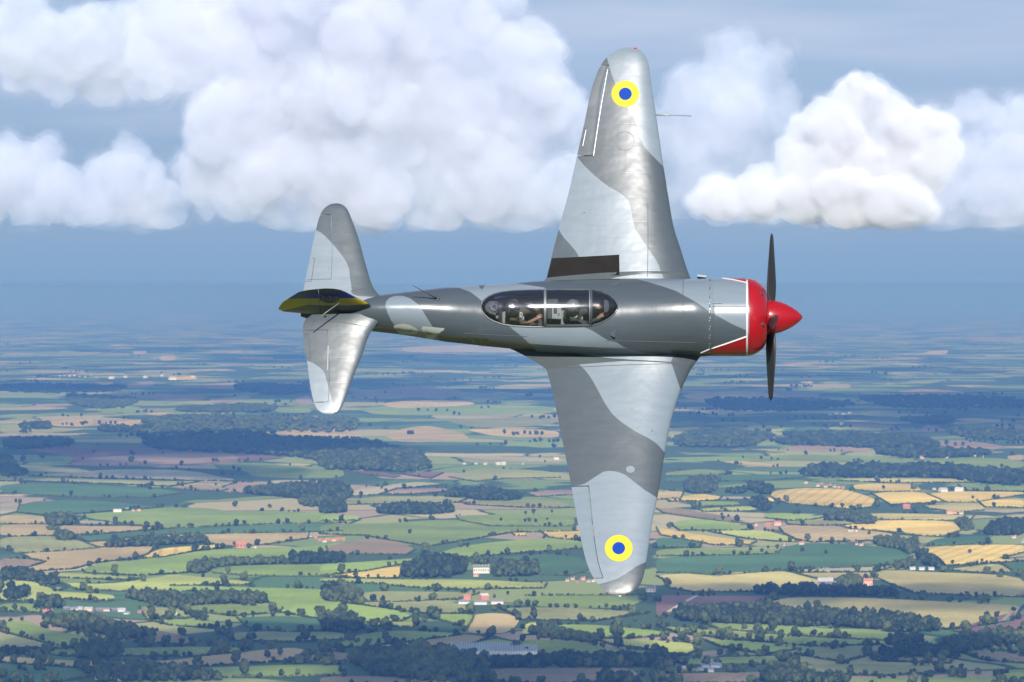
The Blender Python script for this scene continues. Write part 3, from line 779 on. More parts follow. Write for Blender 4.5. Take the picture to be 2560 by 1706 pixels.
WOODS = [
 ('L', [(0,110),(70,115),(110,190),(190,230),(0,240)], 14),
 ('L', [(940,0),(1600,-10),(2225,10),(2225,110),(1900,105),(1700,70),(1300,60),(1050,40)], 14),
 ('L', [(1560,340),(1800,312),(2225,290),(2225,370),(2000,400),(1900,380),(1600,352)], 13),
 ('L', [(1920,400),(2225,380),(2225,430),(1980,437)], 13),
 ('L', [(300,552),(325,520),(470,518),(505,550),(400,562)], 18),
 ('L', [(300,586),(340,574),(405,588)], 9),
 ('L', [(362,645),(380,625),(470,625),(482,645),(430,658)], 14),
 ('L', [(670,697),(700,680),(1000,660),(1340,650),(1347,668),(1100,684),(700,702)], 13),
 ('L', [(1215,862),(1240,822),(1330,812),(1420,822),(1500,800),(1850,790),(1840,804),(1500,815),(1370,838),(1340,864),(1260,867)], 13),
 ('L', [(1870,796),(1900,770),(2000,765),(2225,765),(2225,795),(2000,808),(1880,808)], 14),
 ('L', [(790,1020),(900,1012),(1100,1032),(1480,1022),(1700,1038),(1722,1066),(1400,1062),(1110,1092),(1060,1082)], 13),
 ('L', [(30,1030),(60,985),(130,980),(200,990),(135,1035),(40,1040)], 14),
 ('L', [(245,1076),(300,1052),(400,1070),(410,1094),(300,1096)], 14),
 ('L', [(280,1175),(400,1162),(630,1170),(700,1210),(850,1230),(990,1268),(980,1292),(700,1302),(680,1265),(500,1245),(300,1205)], 13),
 ('L', [(490,1410),(560,1360),(740,1340),(800,1390),(700,1424),(510,1420)], 13),
 ('L', [(600,1500),(900,1475),(1100,1510),(1440,1545),(1440,1562),(1000,1568),(650,1575),(610,1530)], 13),
 ('L', [(2090,1030),(2120,972),(2225,962),(2225,1044),(2130,1052)], 14),
 ('L', [(0,1380),(180,1365),(180,1395),(0,1402)], 9),
 ('L', [(0,880),(140,850),(240,890),(380,920),(370,950),(200,915),(0,905)], 11),
 ('M', [(0,70),(300,60),(600,80),(740,185),(600,212),(300,202),(0,195)], 14),
 ('M', [(0,320),(60,300),(180,322),(215,372),(150,392),(0,402)], 14),
 ('M', [(800,375),(850,345),(1100,335),(1330,375),(1240,397),(1000,392),(960,372)], 13),
 ('M', [(0,435),(150,430),(190,472),(0,482)], 13),
 ('M', [(360,465),(500,432),(800,440),(880,472),(700,487),(400,482)], 12),
 ('M', [(520,894),(560,835),(720,795),(930,785),(950,820),(935,868),(860,880),(840,896)], 15),
 ('M', [(985,800),(1040,790),(1110,798),(1110,806),(990,808)], 14),
 ('M', [(1125,868),(1170,846),(1250,815),(1390,820),(1422,882),(1130,890)], 14),
 ('M', [(20,1044),(35,995),(110,970),(200,975),(290,1020),(280,1044),(80,1054)], 14),
 ('M', [(180,1430),(400,1375),(760,1370),(960,1410),(1110,1440),(1000,1484),(900,1534),(700,1575),(400,1535),(250,1484)], 14),
 ('M', [(950,1470),(1200,1440),(1500,1425),(2225,1415),(2225,1472),(1900,1482),(1400,1472),(1000,1492)], 12),
 ('M', [(1780,1580),(1820,1535),(2000,1540),(2090,1580)], 13),
 ('M', [(930,1545),(1050,1525),(1170,1575),(900,1580)], 13),
 ('M', [(0,1150),(150,1150),(280,1180),(300,1235),(160,1260),(20,1230)], 11),
 ('M', [(1370,1255),(1550,1260),(1780,1300),(1790,1325),(1600,1300),(1380,1280)], 12),
 ('R', [(90,1145),(200,1100),(500,1092),(700,1095),(900,1125),(1000,1110),(1200,1135),(1500,1145),(1650,1170),(1800,1200),(1812,1224),(1650,1240),(1300,1208),(900,1194),(600,1184),(200,1168)], 14),
 ('R', [(590,988),(700,965),(900,975),(960,940),(1020,965),(1150,980),(1450,980),(1550,995),(1540,1007),(1000,1002)], 13),
 ('R', [(1170,962),(1180,915),(1300,920),(1300,945)], 16),
 ('R', [(640,1560),(800,1485),(900,1505),(1240,1540),(1240,1565)], 12),
 ('R', [(1460,1315),(1500,1295),(1700,1280),(1710,1304),(1600,1324)], 13),
 ('R', [(1830,1334),(1850,1300),(2100,1255),(2353,1270),(2353,1314),(2200,1324),(1950,1374)], 13),
 ('R', [(1430,1374),(1600,1352),(1900,1352),(1950,1404),(1600,1394),(1480,1424)], 11),
 ('R', [(1380,675),(1420,645),(1480,655),(1560,655),(1690,672),(1640,745),(1560,705)], 13),
 ('R', [(1650,745),(1700,730),(1800,790),(1830,835),(1740,815)], 13),
 ('R', [(1520,835),(1550,795),(1640,795),(1640,825)], 13),
 ('R', [(910,220),(1040,180),(1200,185),(1800,180),(2353,225),(2353,300),(2100,282),(1800,242),(1300,247),(1000,242)], 13),
 ('R', [(1380,90),(1500,75),(1840,75),(2200,90),(1900,120),(1600,118)], 12),
 ('R', [(700,10),(1200,-15),(1700,0),(1830,58),(1500,63),(800,33)], 13),
 ('R', [(170,290),(250,250),(390,265),(380,342),(200,344)], 13),
 ('R', [(580,315),(600,290),(740,310),(740,352),(640,344)], 13),
 ('R', [(440,335),(560,320),(570,344),(500,350)], 12),
 ('R', [(1090,515),(1100,480),(1250,480),(1410,520),(1400,542),(1280,545),(1230,520)], 12),
 ('R', [(2090,610),(2150,540),(2353,520),(2353,612),(2200,615)], 11),
 ('R', [(1900,520),(2000,530),(2030,580),(1980,590)], 12),
 ('R', [(0,1500),(0,1380),(100,1400),(140,1440),(60,1480)], 11),
 ('R', [(600,400),(690,385),(740,445),(690,460),(610,430)], 12),
 ('U', [(940,770),(1100,735),(1500,720),(2000,740),(2353,780),(2353,800),(2000,797),(1830,850),(1900,880),(2353,890),(2353,940),(1700,940),(1200,930),(960,900)], 13),
 ('U', [(130,806),(150,780),(330,775),(345,806)], 14),
 ('U', [(670,822),(700,800),(930,805),(940,830)], 12),
 ('U', [(0,930),(100,880),(480,890),(500,912),(200,942)], 12),
 ('U', [(450,570),(600,580),(960,600),(900,640),(700,670),(480,640)], 12),
 ('U', [(0,505),(300,500),(880,515),(800,550),(300,560),(0,545)], 12),
 ('U', [(1600,500),(2100,510),(2110,560),(1900,575),(1620,540)], 12),
 ('U', [(1160,670),(1660,640),(1900,650),(1850,690),(1300,690)], 11),
 ('V', [(300,560),(700,560),(1200,575),(1300,600),(900,640),(400,640)], 13),
 ('V', [(1250,545),(1900,540),(2353,560),(2353,620),(1500,625)], 12),
 ('V', [(780,790),(1000,775),(1700,800),(1830,870),(1500,880),(1000,840)], 13),
 ('V', [(300,760),(700,780),(760,800),(600,870),(150,870),(100,820)], 12),
 ('V', [(1550,690),(1900,680),(1900,720),(1650,715)], 11),
 ('V', [(1850,770),(2353,780),(2353,830),(2000,815)], 12),
 ('P', [(350,1050),(500,1042),(760,1050),(860,1042),(900,1060),(880,1085),(660,1078),(380,1085)], 14),
 ('P', [(350,1110),(600,1100),(900,1105),(950,1112),(1080,1150),(960,1175),(700,1140),(400,1128)], 14),
]

def in_poly(pts, P):
    P = np.asarray(P); x, y = pts[:, 0], pts[:, 1]
    ins = np.zeros(len(pts), bool)
    j = len(P) - 1
    for i in range(len(P)):
        xi, yi, xj, yj = P[i][0], P[i][1], P[j][0], P[j][1]
        c = ((yi > y) != (yj > y)) & (x < (xj - xi) * (y - yi) / (yj - yi + 1e-12) + xi)
        ins ^= c
        j = i
    return ins

LOW_TREES = []
for s in range(10):
    LOW_TREES.append(crown_arrays(50 + s, ICO1, 4, [1, .9, 1.1, .8, 1.2, 1, .85, 1.3, 1.0, .95][s], .26))
def merge_trees(name, spots, mat, parent=None):
    """spots: [(x, y, width)]: many trees too small or too far to be kept apart, as one mesh"""
    V, F, b = [], [], 0
    for k, (x, y, w) in enumerate(spots):
        v, f = LOW_TREES[k % len(LOW_TREES)]
        a = (k * 2.399) % 6.283
        c, s = math.cos(a), math.sin(a)
        q = np.empty_like(v)
        q[:, 0] = (v[:, 0] * c - v[:, 1] * s) * w + x
        q[:, 1] = (v[:, 0] * s + v[:, 1] * c) * w + y
        q[:, 2] = v[:, 2] * w - .04 * w
        V.append(q); F.append(f + b); b += len(v)
    me = mesh_np(name, np.vstack(V), np.vstack(F), [mat])
    o = obj(name, me, parent)
    return o

wood_items = []
for i, (w, pts, h) in enumerate(WOODS):
    px = win(w, pts)
    P = np.array(px)
    G = np.array([ground_at(x, y)[:2] for x, y in chaikin(px, 1)])
    lo, hi = G.min(0), G.max(0)
    area_est = 0.5 * abs(np.dot(G[:, 0], np.roll(G[:, 1], 1)) - np.dot(G[:, 1], np.roll(G[:, 0], 1)))
    far = lo[1] > 11500
    sp = h * (0.78 if not far else 1.5)
    n = int(min(max(area_est / (sp * sp), 8), 900 if not far else 420))
    step = math.sqrt(area_est / n)
    nx, ny = int((hi[0] - lo[0]) / step) + 2, int((hi[1] - lo[1]) / step) + 2
    gx, gy = np.meshgrid(np.arange(nx), np.arange(ny))
    pts_ = np.stack([lo[0] + (gx.ravel() + RNG.uniform(-.45, .45, nx * ny)) * step, lo[1] + (gy.ravel() + RNG.uniform(-.45, .45, nx * ny)) * step], 1)
    pts_ = pts_[in_poly(pts_, G)]
    if len(pts_) < 3:
        pts_ = G[:6]
    wid = np.maximum(h, step * 1.25) * RNG.uniform(.55, 1.4, len(pts_))
    wid = np.minimum(wid, 30)
    o = merge_trees('woodland', [(a[0], a[1], b) for a, b in zip(pts_, wid)], M_LEAF_WOOD)
    if wid.mean() > h * 1.3:      # wide canopies of the far woods are not taller than the near ones
        o.scale.z = h * 1.25 / wid.mean()
    tag(o, kind='stuff')
    wood_items.append((P[:, 0].mean(), P[:, 1].mean(), 'wood'))

# scattered far copses on the plain that fades into the haze
far_sp = []
for _ in range(240):
    y = 792 + 330 * RNG.random() ** 1.1
    x = RNG.uniform(-60, 2620)
    g = ground_at(x, y)
    n = int(RNG.integers(2, 9))
    L = RNG.uniform(20, 220) * (1 if y < 900 else .7)
    for k in range(n):
        far_sp.append((g.x + (k / n - .5) * L + RNG.normal() * 8, g.y + RNG.normal() * 40, RNG.uniform(9, 17)))
tag(merge_trees('distant_copses', far_sp, M_LEAF_WOOD), kind='stuff')

# hedgerow and field trees: rows along the field edges plus the ones that stand out in the photograph
spots = []
def blocked(x, y):
    return False
for (w, t, pts), px in zip(FIELDS, FIELD_PX):
    ym = np.mean([p[1] for p in px])
    if ym < 1110: continue
    for a, b in zip(px, px[1:] + px[:1]):
        A, B = ground_at(*a), ground_at(*b)
        Lp = math.hypot(b[0] - a[0], (b[1] - a[1]) * 1.0)
        gap = 30 if ym > 1430 else 38
        k = int(Lp / gap * (1.5 if ym > 1480 else 1.0))
        dens = {'wheat': .34, 'tan': .36, 'pale_shade_wheat': .4}.get(t, .6)
        j = 0
        while j < k:
            if RNG.random() < dens:
                run = int(RNG.integers(1, 4))
                f0 = RNG.random()
                for q in range(run):
                    f = min(1, f0 + q * 13.0 / max(20, (B - A).length))
                    p = A.lerp(B, f)
                    spots.append((p.x + RNG.normal() * 3, p.y + RNG.normal() * 6, float(np.clip(RNG.lognormal(2.15, .36), 4, 15))))
                j += run
            j += 1
LONE = [('L', [(290,1358,24),(415,1352,20),(905,1350,20),(1085,1352,22),(1170,1350,20),(1245,1345,24),(615,1055,22),(1260,985,20),(1100,985,15),(860,985,20),(948,985,20),
               (1155,578,20),(1582,556,20),(1478,606,20),(1632,616,22),(1955,600,24),(750,555,15),(808,555,15),(612,612,17),(655,610,15),(1115,625,24),(1020,715,20),(312,785,14),(775,784,10),
               (1516,690,18),(1805,680,12),(1560,900,20),(1475,875,24),(740,875,30),(930,925,28),(970,330,20),(1050,322,16),(460,370,20),(1405,345,15),(606,96,18),(850,150,24),(940,170,20),(270,130,24),(150,150,22),
               (1745,448,20),(1520,440,22),(1545,210,20),(1440,240,18),(1500,245,18),(1175,1110,22),(1258,1160,20),(1050,1165,16),(995,1165,15),(2070,1155,18),(1800,1250,26),(1475,1225,26),(1410,1270,26),(1350,1340,30),(1580,1340,26),(1700,1330,22),(2110,1365,26),(1985,1440,28),(1810,1410,24),(1730,1420,28),(1925,1530,22),(520,1415,26),(330,1470,30),(250,1470,24),(90,1470,30),(405,1480,16),(520,1490,18)]),
        ('M', [(685,740,40),(580,615,20),(820,670,15),(910,705,22),(955,705,20),(1215,750,18),(1300,745,10),(1380,745,15),(1425,748,13),(1485,745,22),(510,1112,22),(780,1130,18),(918,1122,16),(1125,1115,24),(315,1330,26),(425,1315,32),(240,1322,24),(1025,1262,10),(930,1250,16),(1095,1275,26),(1250,1265,22),(1285,1150,22),(1420,1225,28),(1495,1230,28),(1765,1190,22),(1965,1090,14),(2040,1180,20),(1215,1010,10),(1085,980,24),(700,980,20),(765,980,24),(830,985,15),(880,985,18),(230,870,20),(180,870,15),(312,895,15),(375,897,15),(490,815,15),(400,325,16),(300,315,10),(620,1150,26),(680,1185,28),(460,1170,15),(510,1180,12),(1500,480,12),(1470,525,12),(1590,645,14),(1120,850,24),(1130,1030,14),(640,1040,18),(35,1360,26),(135,1370,28)]),
        ('R', [(835,405,24),(1415,450,26),(520,690,24),(535,690,30),(970,655,26),(1088,738,18),(935,725,20),(675,725,18),(605,718,18),(862,845,24),(405,870,30),(2005,735,16),(1895,805,20),(2085,787,12),(1905,678,16),(775,1078,20),(1210,1120,12),(2165,1000,18),(2110,1040,28),(1365,615,18),(748,600,18),(1135,660,12),(90,575,28),(230,588,14),(300,598,14),(1455,322,16),(1410,282,22),(1270,460,18),(1300,450,22),(1650,325,24),(1890,330,18),(2025,385,12),(2190,380,12),(1020,435,20),(1110,440,16),(1190,445,20),(900,435,16),(780,430,20),(420,455,20),(240,450,22),(1505,435,10),(1520,437,10),(1540,437,9),(1660,475,26),(350,1255,20),(425,1265,26),(595,1285,26),(795,1300,30),(885,1255,28),(1045,1270,18),(1110,1275,24),(565,1220,24),(650,1235,30),(240,1250,34),(140,1250,22),(885,1335,18),(980,1335,24),(1085,1340,22),(1205,1330,22),(570,1370,22),(700,1365,30),(490,1370,28),(410,1385,28),(270,1385,22),(160,1388,16),(75,1310,18),(615,1465,28),(735,1465,30),(825,1435,20),(1240,1520,28),(1340,1515,22),(1405,1520,22),(1640,1510,26),(1750,1530,30),(1945,1500,26),(2060,1510,26),(2180,1530,34),(1650,1400,18),(1790,1385,24),(2120,1430,26),(2020,1400,22),(1510,1320,28),(2140,1310,36),(2330,1340,30),(2200,890,24),(2330,880,24),(1515,960,24),(1990,1030,28),(640,990,24),(345,985,20),(300,985,16)])]
lone_spots = []
for w, lst in LONE:
    for cx, cy, wd in lst:
        (x, y), = win(w, [(cx, cy)])
        g = ground_at(x, y - 3)
        d = g.y
        wm = wd * 1.7 / WIN[w][2] / FPX * d * 1.05
        lone_spots.append((g.x, g.y, float(np.clip(wm, 7, 30))))
def to_px(x, y, z=0.0):
    v = Vector((x, y, z)) - C_LOC
    dep = v.dot(C_FW)
    return CX + FPX * v.x / dep, CY - FPX * v.dot(C_UP) / dep
# the 300 that show largest are trees of their own, the rest one mass
allsp = [(s, True) for s in lone_spots] + [(s, False) for s in spots]
inview = [(s[2] / s[1], s, f) for s, f in allsp]
inview.sort(key=lambda q: -(q[0] * (1.6 if q[2] else 1)))
def seen(s):
    x, y = to_px(s[0], s[1])
    return -20 < x < 2580 and y < 1715
single = [q[1] for q in inview if seen(q[1])][:296]
ids = set(id(s) for s in single)
rest = [q[1] for q in inview if id(q[1]) not in ids]
tag(merge_trees('hedgerow_trees', rest, M_LEAF), kind='stuff')

items = []
for k, (x, y, w) in enumerate(single):
    px, py = to_px(x, y)
    tall = TREE_MESH[k % 9][0]
    shape = 'round' if .9 <= tall <= 1.06 else ('tall' if tall > 1.06 else 'spreading')
    size = 'big' if w > 15 else ('small' if w < 10 else 'medium')
    items.append((px, py, f'{size} {shape}'))
labels = label_set(items, '{w} tree, {rank} {side} {mark}')
for k, (x, y, w) in enumerate(single):
    tall, cm, tm = TREE_MESH[k % 9]
    t = empty('tree', (x, y, -.05))
    s = w * 1.02
    t.scale = (s, s, s)
    t.rotation_euler.z = (k * 2.399) % 6.283
    obj('crown', cm, t); obj('trunk', tm, t)
    tag(t, labels[k], 'tree', 'trees standing in the fields and hedgerows')

# hedges: bushy strips along the near edges of the fields
hedge_jobs = []
for (w, t, pts), px in zip(FIELDS, FIELD_PX):
    ym = np.mean([p[1] for p in px])
    if ym < 1180: continue
    run = []
    n = len(px)
    for i in range(n):
        a, b = px[i], px[(i + 1) % n]
        if b[0] < a[0] - 3 and a[1] < 1720:            # lower edges run right to left in these outlines
            if not run: run = [a]
            run.append(b)
        elif run:
            if RNG.random() < .92: hedge_jobs.append(run)
            run = []
    if run: hedge_jobs.append(run)
hedge_mesh, hedge_items = [], []
for run in hedge_jobs:
    P = [ground_at(x, y) for x, y in run]
    V, F, b = [], [], 0
    for A, B in zip(P, P[1:]):
        Ls = (B - A).length
        if Ls > 2500: continue
        n = max(2, int(Ls / 4.2))
        for k in range(n):
            if RNG.random() < .07: continue
            p = A.lerp(B, (k + RNG.random() * .6) / n)
            v, f = LOW_TREES[int(RNG.integers(10))]
            v, f = ICO1
            h = RNG.uniform(1.2, 2.6)
            q = v * np.array([RNG.uniform(2.4, 3.6), RNG.uniform(1.2, 2.0), h]) * (1 + .25 * smooth_noise(v * 2 + k, k % 17, 1))[:, None]
            a = math.atan2(B.y - A.y, B.x - A.x)
            c, s = math.cos(a), math.sin(a)
            q = np.stack([q[:, 0] * c - q[:, 1] * s + p.x, q[:, 0] * s + q[:, 1] * c + p.y, q[:, 2] + h * .75], 1)
            V.append(q); F.append(f + b); b += len(q)
    if b == 0: continue
    me = mesh_np('hedge', np.vstack(V), np.vstack(F), [M_LEAF])
    hedge_mesh.append(me)
    m = run[len(run) // 2]
    hedge_items.append((m[0], m[1], 'dark'))
hl = label_set(hedge_items, '{w} field hedge, {rank} {side} {mark}')
for me, lb in zip(hedge_mesh, hl):
    tag(obj('hedge', me), lb, 'hedge', 'hedges along the field edges')
CL_MID = (.815, .84, .945, 1)
# ================================================================== CLOUDS
def cloud_mat(name, density, dist, col=(.895, .905, .96, 1), g=-0.3, lo=.38, hi=.62):
    """white vapour whose density breaks up into billows and shreds towards the rim"""
    k = dist / FPX
    m = bpy.data.materials.new(name)
    m.use_nodes = True
    nt = m.node_tree
    nt.nodes.clear()
    out = nt.nodes.new('ShaderNodeOutputMaterial')
    pv = nt.nodes.new('ShaderNodeVolumePrincipled')
    pv.inputs['Color'].default_value = col
    pv.inputs['Anisotropy'].default_value = g
    tc = nt.nodes.new('ShaderNodeTexCoord')
    no = nt.nodes.new('ShaderNodeTexNoise')
    no.inputs['Scale'].default_value = 1 / (150 * k)
    no.inputs['Detail'].default_value = 7
    no.inputs['Roughness'].default_value = .62
    mr = nt.nodes.new('ShaderNodeMapRange')
    mr.interpolation_type = 'SMOOTHSTEP'
    mr.inputs['From Min'].default_value = lo
    mr.inputs['From Max'].default_value = hi
    mr.inputs['To Min'].default_value = 0.0
    mr.inputs['To Max'].default_value = density
    nt.links.new(tc.outputs['Object'], no.inputs['Vector'])
    nt.links.new(no.outputs['Fac'], mr.inputs['Value'])
    nt.links.new(mr.outputs['Result'], pv.inputs['Density'])
    nt.links.new(pv.outputs['Volume'], out.inputs['Volume'])
    return m

def at_px(px, py, dist):
    return C_LOC + ray(px, py) * dist

def fuse(V, F, voxel):
    """one closed skin round everything, without inner bubbles: (points, quads, normals)"""
    me = mesh_np('cloud_tmp', V, F)
    tmp = obj('cloud_tmp', me)
    md = tmp.modifiers.new('fuse', 'REMESH')
    md.mode = 'VOXEL'
    md.voxel_size = voxel
    dg = bpy.context.evaluated_depsgraph_get()
    ob = tmp.evaluated_get(dg)
    ev = ob.to_mesh()
    nv = len(ev.vertices)
    co = np.empty(nv * 3, np.float32); ev.vertices.foreach_get('co', co); co = co.reshape(-1, 3).astype(float)
    no = np.empty(nv * 3, np.float32); ev.vertices.foreach_get('normal', no); no = no.reshape(-1, 3).astype(float)
    li = np.empty(len(ev.loops), np.int32); ev.loops.foreach_get('vertex_index', li)
    Q = li.reshape(-1, 4)
    ob.to_mesh_clear()
    bpy.data.objects.remove(tmp); bpy.data.meshes.remove(me)
    lab = np.arange(nv)
    e0 = np.concatenate([Q[:, 0], Q[:, 1], Q[:, 2]]); e1 = np.concatenate([Q[:, 1], Q[:, 2], Q[:, 3]])
    for _ in range(600):
        m_ = np.minimum(lab[e0], lab[e1]); old = lab.copy()
        np.minimum.at(lab, e0, m_); np.minimum.at(lab, e1, m_)
        lab = lab[lab]
        if np.array_equal(old, lab): break
    ids, cnt = np.unique(lab, return_counts=True)
    keep = np.isin(lab, ids[cnt > .04 * nv])
    Q = Q[keep[Q[:, 0]]]
    ren = np.cumsum(keep) - 1
    return co[keep], ren[Q], no[keep]

def build_cloud(blobs, dist, mats, label, seed, base_py=None, levels=(7, 6, 3), depth=.55, rough=1.0, fringe=(10, 22), kind=None):
    """blobs (x, y, r) measured on the photograph, set out round their distance with real depth; smaller puffs
    bud from each, the whole is fused into one closed skin and roughened; thinner vapour hangs round it as fringes"""
    r = np.random.default_rng(seed)
    k = dist / FPX
    S = []
    for (x, y, rad) in blobs:
        c = at_px(x, y, dist)
        c = np.array([c.x, c.y + r.uniform(-1, 1) * rad * k * depth, c.z])
        S.append((c, max(rad - 12, rad * .6) * k))
    lvl = list(S)
    for n, frac in zip(levels, (.52, .5, .48)):
        nxt = []
        for c, rad in lvl:
            for _ in range(n):
                d = r.normal(size=3)
                d[2] = d[2] * .9 + .25
                d /= np.linalg.norm(d)
                q = rad * frac * r.uniform(.6, 1.15)
                nxt.append((c + d * (rad - q * .25), q))
        S += nxt
        lvl = nxt
    V, F, b = [], [], 0
    for c, rad in S:
        u = ICO1 if rad < 40 * k else ICO2
        V.append(u[0] * rad + c); F.append(u[1] + b); b += len(u[0])
    vox = 5.0 * k
    co, Q, no = fuse(np.vstack(V), np.vstack(F), vox)
    disp = np.zeros(len(co))
    for sc, am, sd in ((60, 14, 1), (26, 8, 2), (11, 3.2, 3)):
        disp += am * (.5 + .5 * smooth_noise(co / (sc * k), seed * 10 + sd, 2))
    co = co + no * ((disp - 3) * k * rough)[:, None]
    root = None
    shells = [('cloud', 0, mats[0])] + [('cloud_fringe', g, m) for g, m in zip(fringe, mats[1:])]
    for i, (nm, grow, mt) in enumerate(shells):
        C, QQ, NN = fuse(co, Q, vox) if i == 0 else fuse(co + no * (grow * k * (1 + .55 * smooth_noise(co / (40 * k), seed + 5 * i, 2)))[:, None], Q, vox * 1.35)
        if i == 0: co, Q, no = C, QQ, NN
        if base_py is not None:
            zb = at_px(CX, base_py + grow * .35, dist).z
            low = zb + 13 * k * smooth_noise(C / (90 * k), seed + 77 + i, 3)
            C = C.copy()
            C[:, 2] = np.where(C[:, 2] < low, low + (C[:, 2] - low) * .28, C[:, 2])
        o = obj(nm, mesh_np(nm, C, QQ, [mt]), root)
        if i == 0:
            root = o
            if kind: tag(o, kind=kind)
            else: tag(o, label, 'cloud', 'clouds over the hazy plain')
    return root

M_CLOUD_WHITE = [cloud_mat('cloud_dense', 1 / 120.0, 20000, g=-.08, lo=.10, hi=.60), cloud_mat('cloud_dense_rim', 1 / 330.0, 20000, g=-.08, lo=.34, hi=.60), cloud_mat('cloud_dense_wisp', 1 / 900.0, 20000, g=-.08, lo=.48, hi=.70)]
M_CLOUD_MID = [cloud_mat('cloud_middling', 1 / 330.0, 24000, CL_MID, -.06, .12, .66), cloud_mat('cloud_middling_rim', 1 / 750.0, 24000, CL_MID, -.06, .38, .66), cloud_mat('cloud_middling_wisp', 1 / 1100.0, 24000, CL_MID, -.06, .49, .72)]
M_CLOUD_SOFT = [cloud_mat('cloud_soft', 1 / 700.0, 26000, CL_MID, -.06, .2, .66), cloud_mat('cloud_soft_rim', 1 / 1000.0, 26000, CL_MID, -.06, .38, .62), cloud_mat('cloud_soft_wisp', 1 / 1600.0, 26000, CL_MID, -.06, .49, .72)]

# the great pale bank left of and behind the aircraft
build_cloud([(520,120,110),(640,80,120),(760,60,130),(900,80,140),(1040,70,140),(1160,120,130),(1260,160,120),(1330,220,100),
             (560,330,110),(640,260,140),(780,220,160),(920,230,170),(1060,250,170),(1200,290,150),(1320,320,120),(1400,300,80),
             (520,450,80),(640,420,130),(780,430,140),(920,430,140),(1060,440,130),(1200,440,130),(1320,460,110),(1430,470,90),
             (700,530,70),(900,540,70),(1100,540,70),(1300,530,70),(500,470,40),(1240,-20,80),(1000,-60,140),(700,-60,140),(400,130,85),(430,60,95),(455,170,70)],
            24000, M_CLOUD_MID, 'huge pale grey white cloud bank behind the upper wing and tail', 5, 565)
build_cloud([(-60,90,90),(60,110,100),(180,130,100),(300,110,110),(420,90,110),(520,60,100),(40,200,50),(150,220,50),(260,210,60),(380,200,60),(430,20,90),(600,-40,100),(250,70,70)],
            27000, M_CLOUD_MID, 'broad white cloud shelf filling the top left corner', 6, 272)
build_cloud([(20,440,90),(-60,470,110),(90,430,70),(150,480,80),(300,450,85),(360,500,75),(230,510,70),(420,530,55),(80,540,60),(500,545,40),(320,380,45)],
            22000, M_CLOUD_MID, 'low white cloud with two humps at the left edge', 7, 562)
build_cloud([(1740,230,85),(1830,180,80),(1890,170,70),(1950,240,60),(1700,330,90),(1820,320,120),(1920,360,110),(1720,440,80),(1820,470,90),(1930,480,90),(1680,500,60),(1620,420,50),(1640,520,60),(1590,490,55),(1990,420,80),(1960,500,70)],
            26000, M_CLOUD_SOFT, 'tall faint cloud rising between the upper wing and the bright cloud', 8, 555)
build_cloud([(2150,280,75),(2080,320,70),(2230,310,70),(2010,320,40),(2040,420,90),(2150,420,110),(2270,420,110),(2110,250,40),(2190,240,45),(2280,330,60),
             (2010,500,80),(2120,510,90),(2240,520,90),(1900,490,70),(1800,500,60)],
            20000, M_CLOUD_WHITE, 'brightest billowing white cloud at the right', 9, 560, (7, 6, 3), fringe=(8, 20))
build_cloud([(2390,330,70),(2430,270,40),(2500,350,80),(2580,340,90),(2390,440,100),(2500,460,110),(2600,460,110),(2380,530,70),(2500,540,70),(2620,540,70),(2560,290,45)],
            21500, M_CLOUD_MID, 'lavender white cloud at the right edge', 10, 562)
build_cloud([(2128,196,17),(2150,198,19),(2172,202,13)], 20000, M_CLOUD_WHITE, 'small detached white puff above the brightest cloud', 12, None, (6, 4), fringe=(5, 9))

# unseen clouds added overhead to cast shadows that dapple the fields
M_SHADE = [cloud_mat('added_shade_cloud', 1 / 110.0, 5000 * 2.2, g=-.2, lo=.34, hi=.60)]
def overhead(cx, cy, h, n, spread, rad, seed):
    r = np.random.default_rng(seed)
    S = []
    for _ in range(n):
        a, q = r.uniform(0, 6.28), math.sqrt(r.random())
        c = np.array([cx + math.cos(a) * q * spread[0], cy + math.sin(a) * q * spread[1], h])
        S.append((c, rad * r.uniform(.6, 1.2)))
    V = np.vstack([ICO2[0] * q * np.array([1, 1, .55]) * (1 + .18 * smooth_noise(ICO2[0] * 2 + i, seed + i, 2))[:, None] + c for i, (c, q) in enumerate(S)])
    F = np.vstack([ICO2[1] + i * len(ICO2[0]) for i in range(len(S))])
    C, Q, N = fuse(V, F, rad * .12)
    low = h - rad * .12
    C[:, 2] = np.where(C[:, 2] < low, low + (C[:, 2] - low) * .15, C[:, 2])
    tag(obj('cloud', mesh_np('cloud', C, Q, M_SHADE)), kind='structure')
T_SUN = 1 / math.tan(SUN_EL)
for (gx, gy, h, n, sp, rd, sd) in ((-100, 5250, 1250, 16, (850, 380), 210, 1), (-1050, 11600, 1500, 14, (700, 1500), 420, 2), (620, 6300, 1250, 8, (330, 260), 170, 3), (1500, 14500, 1700, 10, (900, 900), 450, 4), (-700, 19500, 1900, 20, (1900, 1900), 560, 5), (1600, 17500, 1900, 16, (1300, 2400), 540, 6)):
    overhead(gx, gy - (h - 0) * T_SUN, h, n, sp, rd, sd)
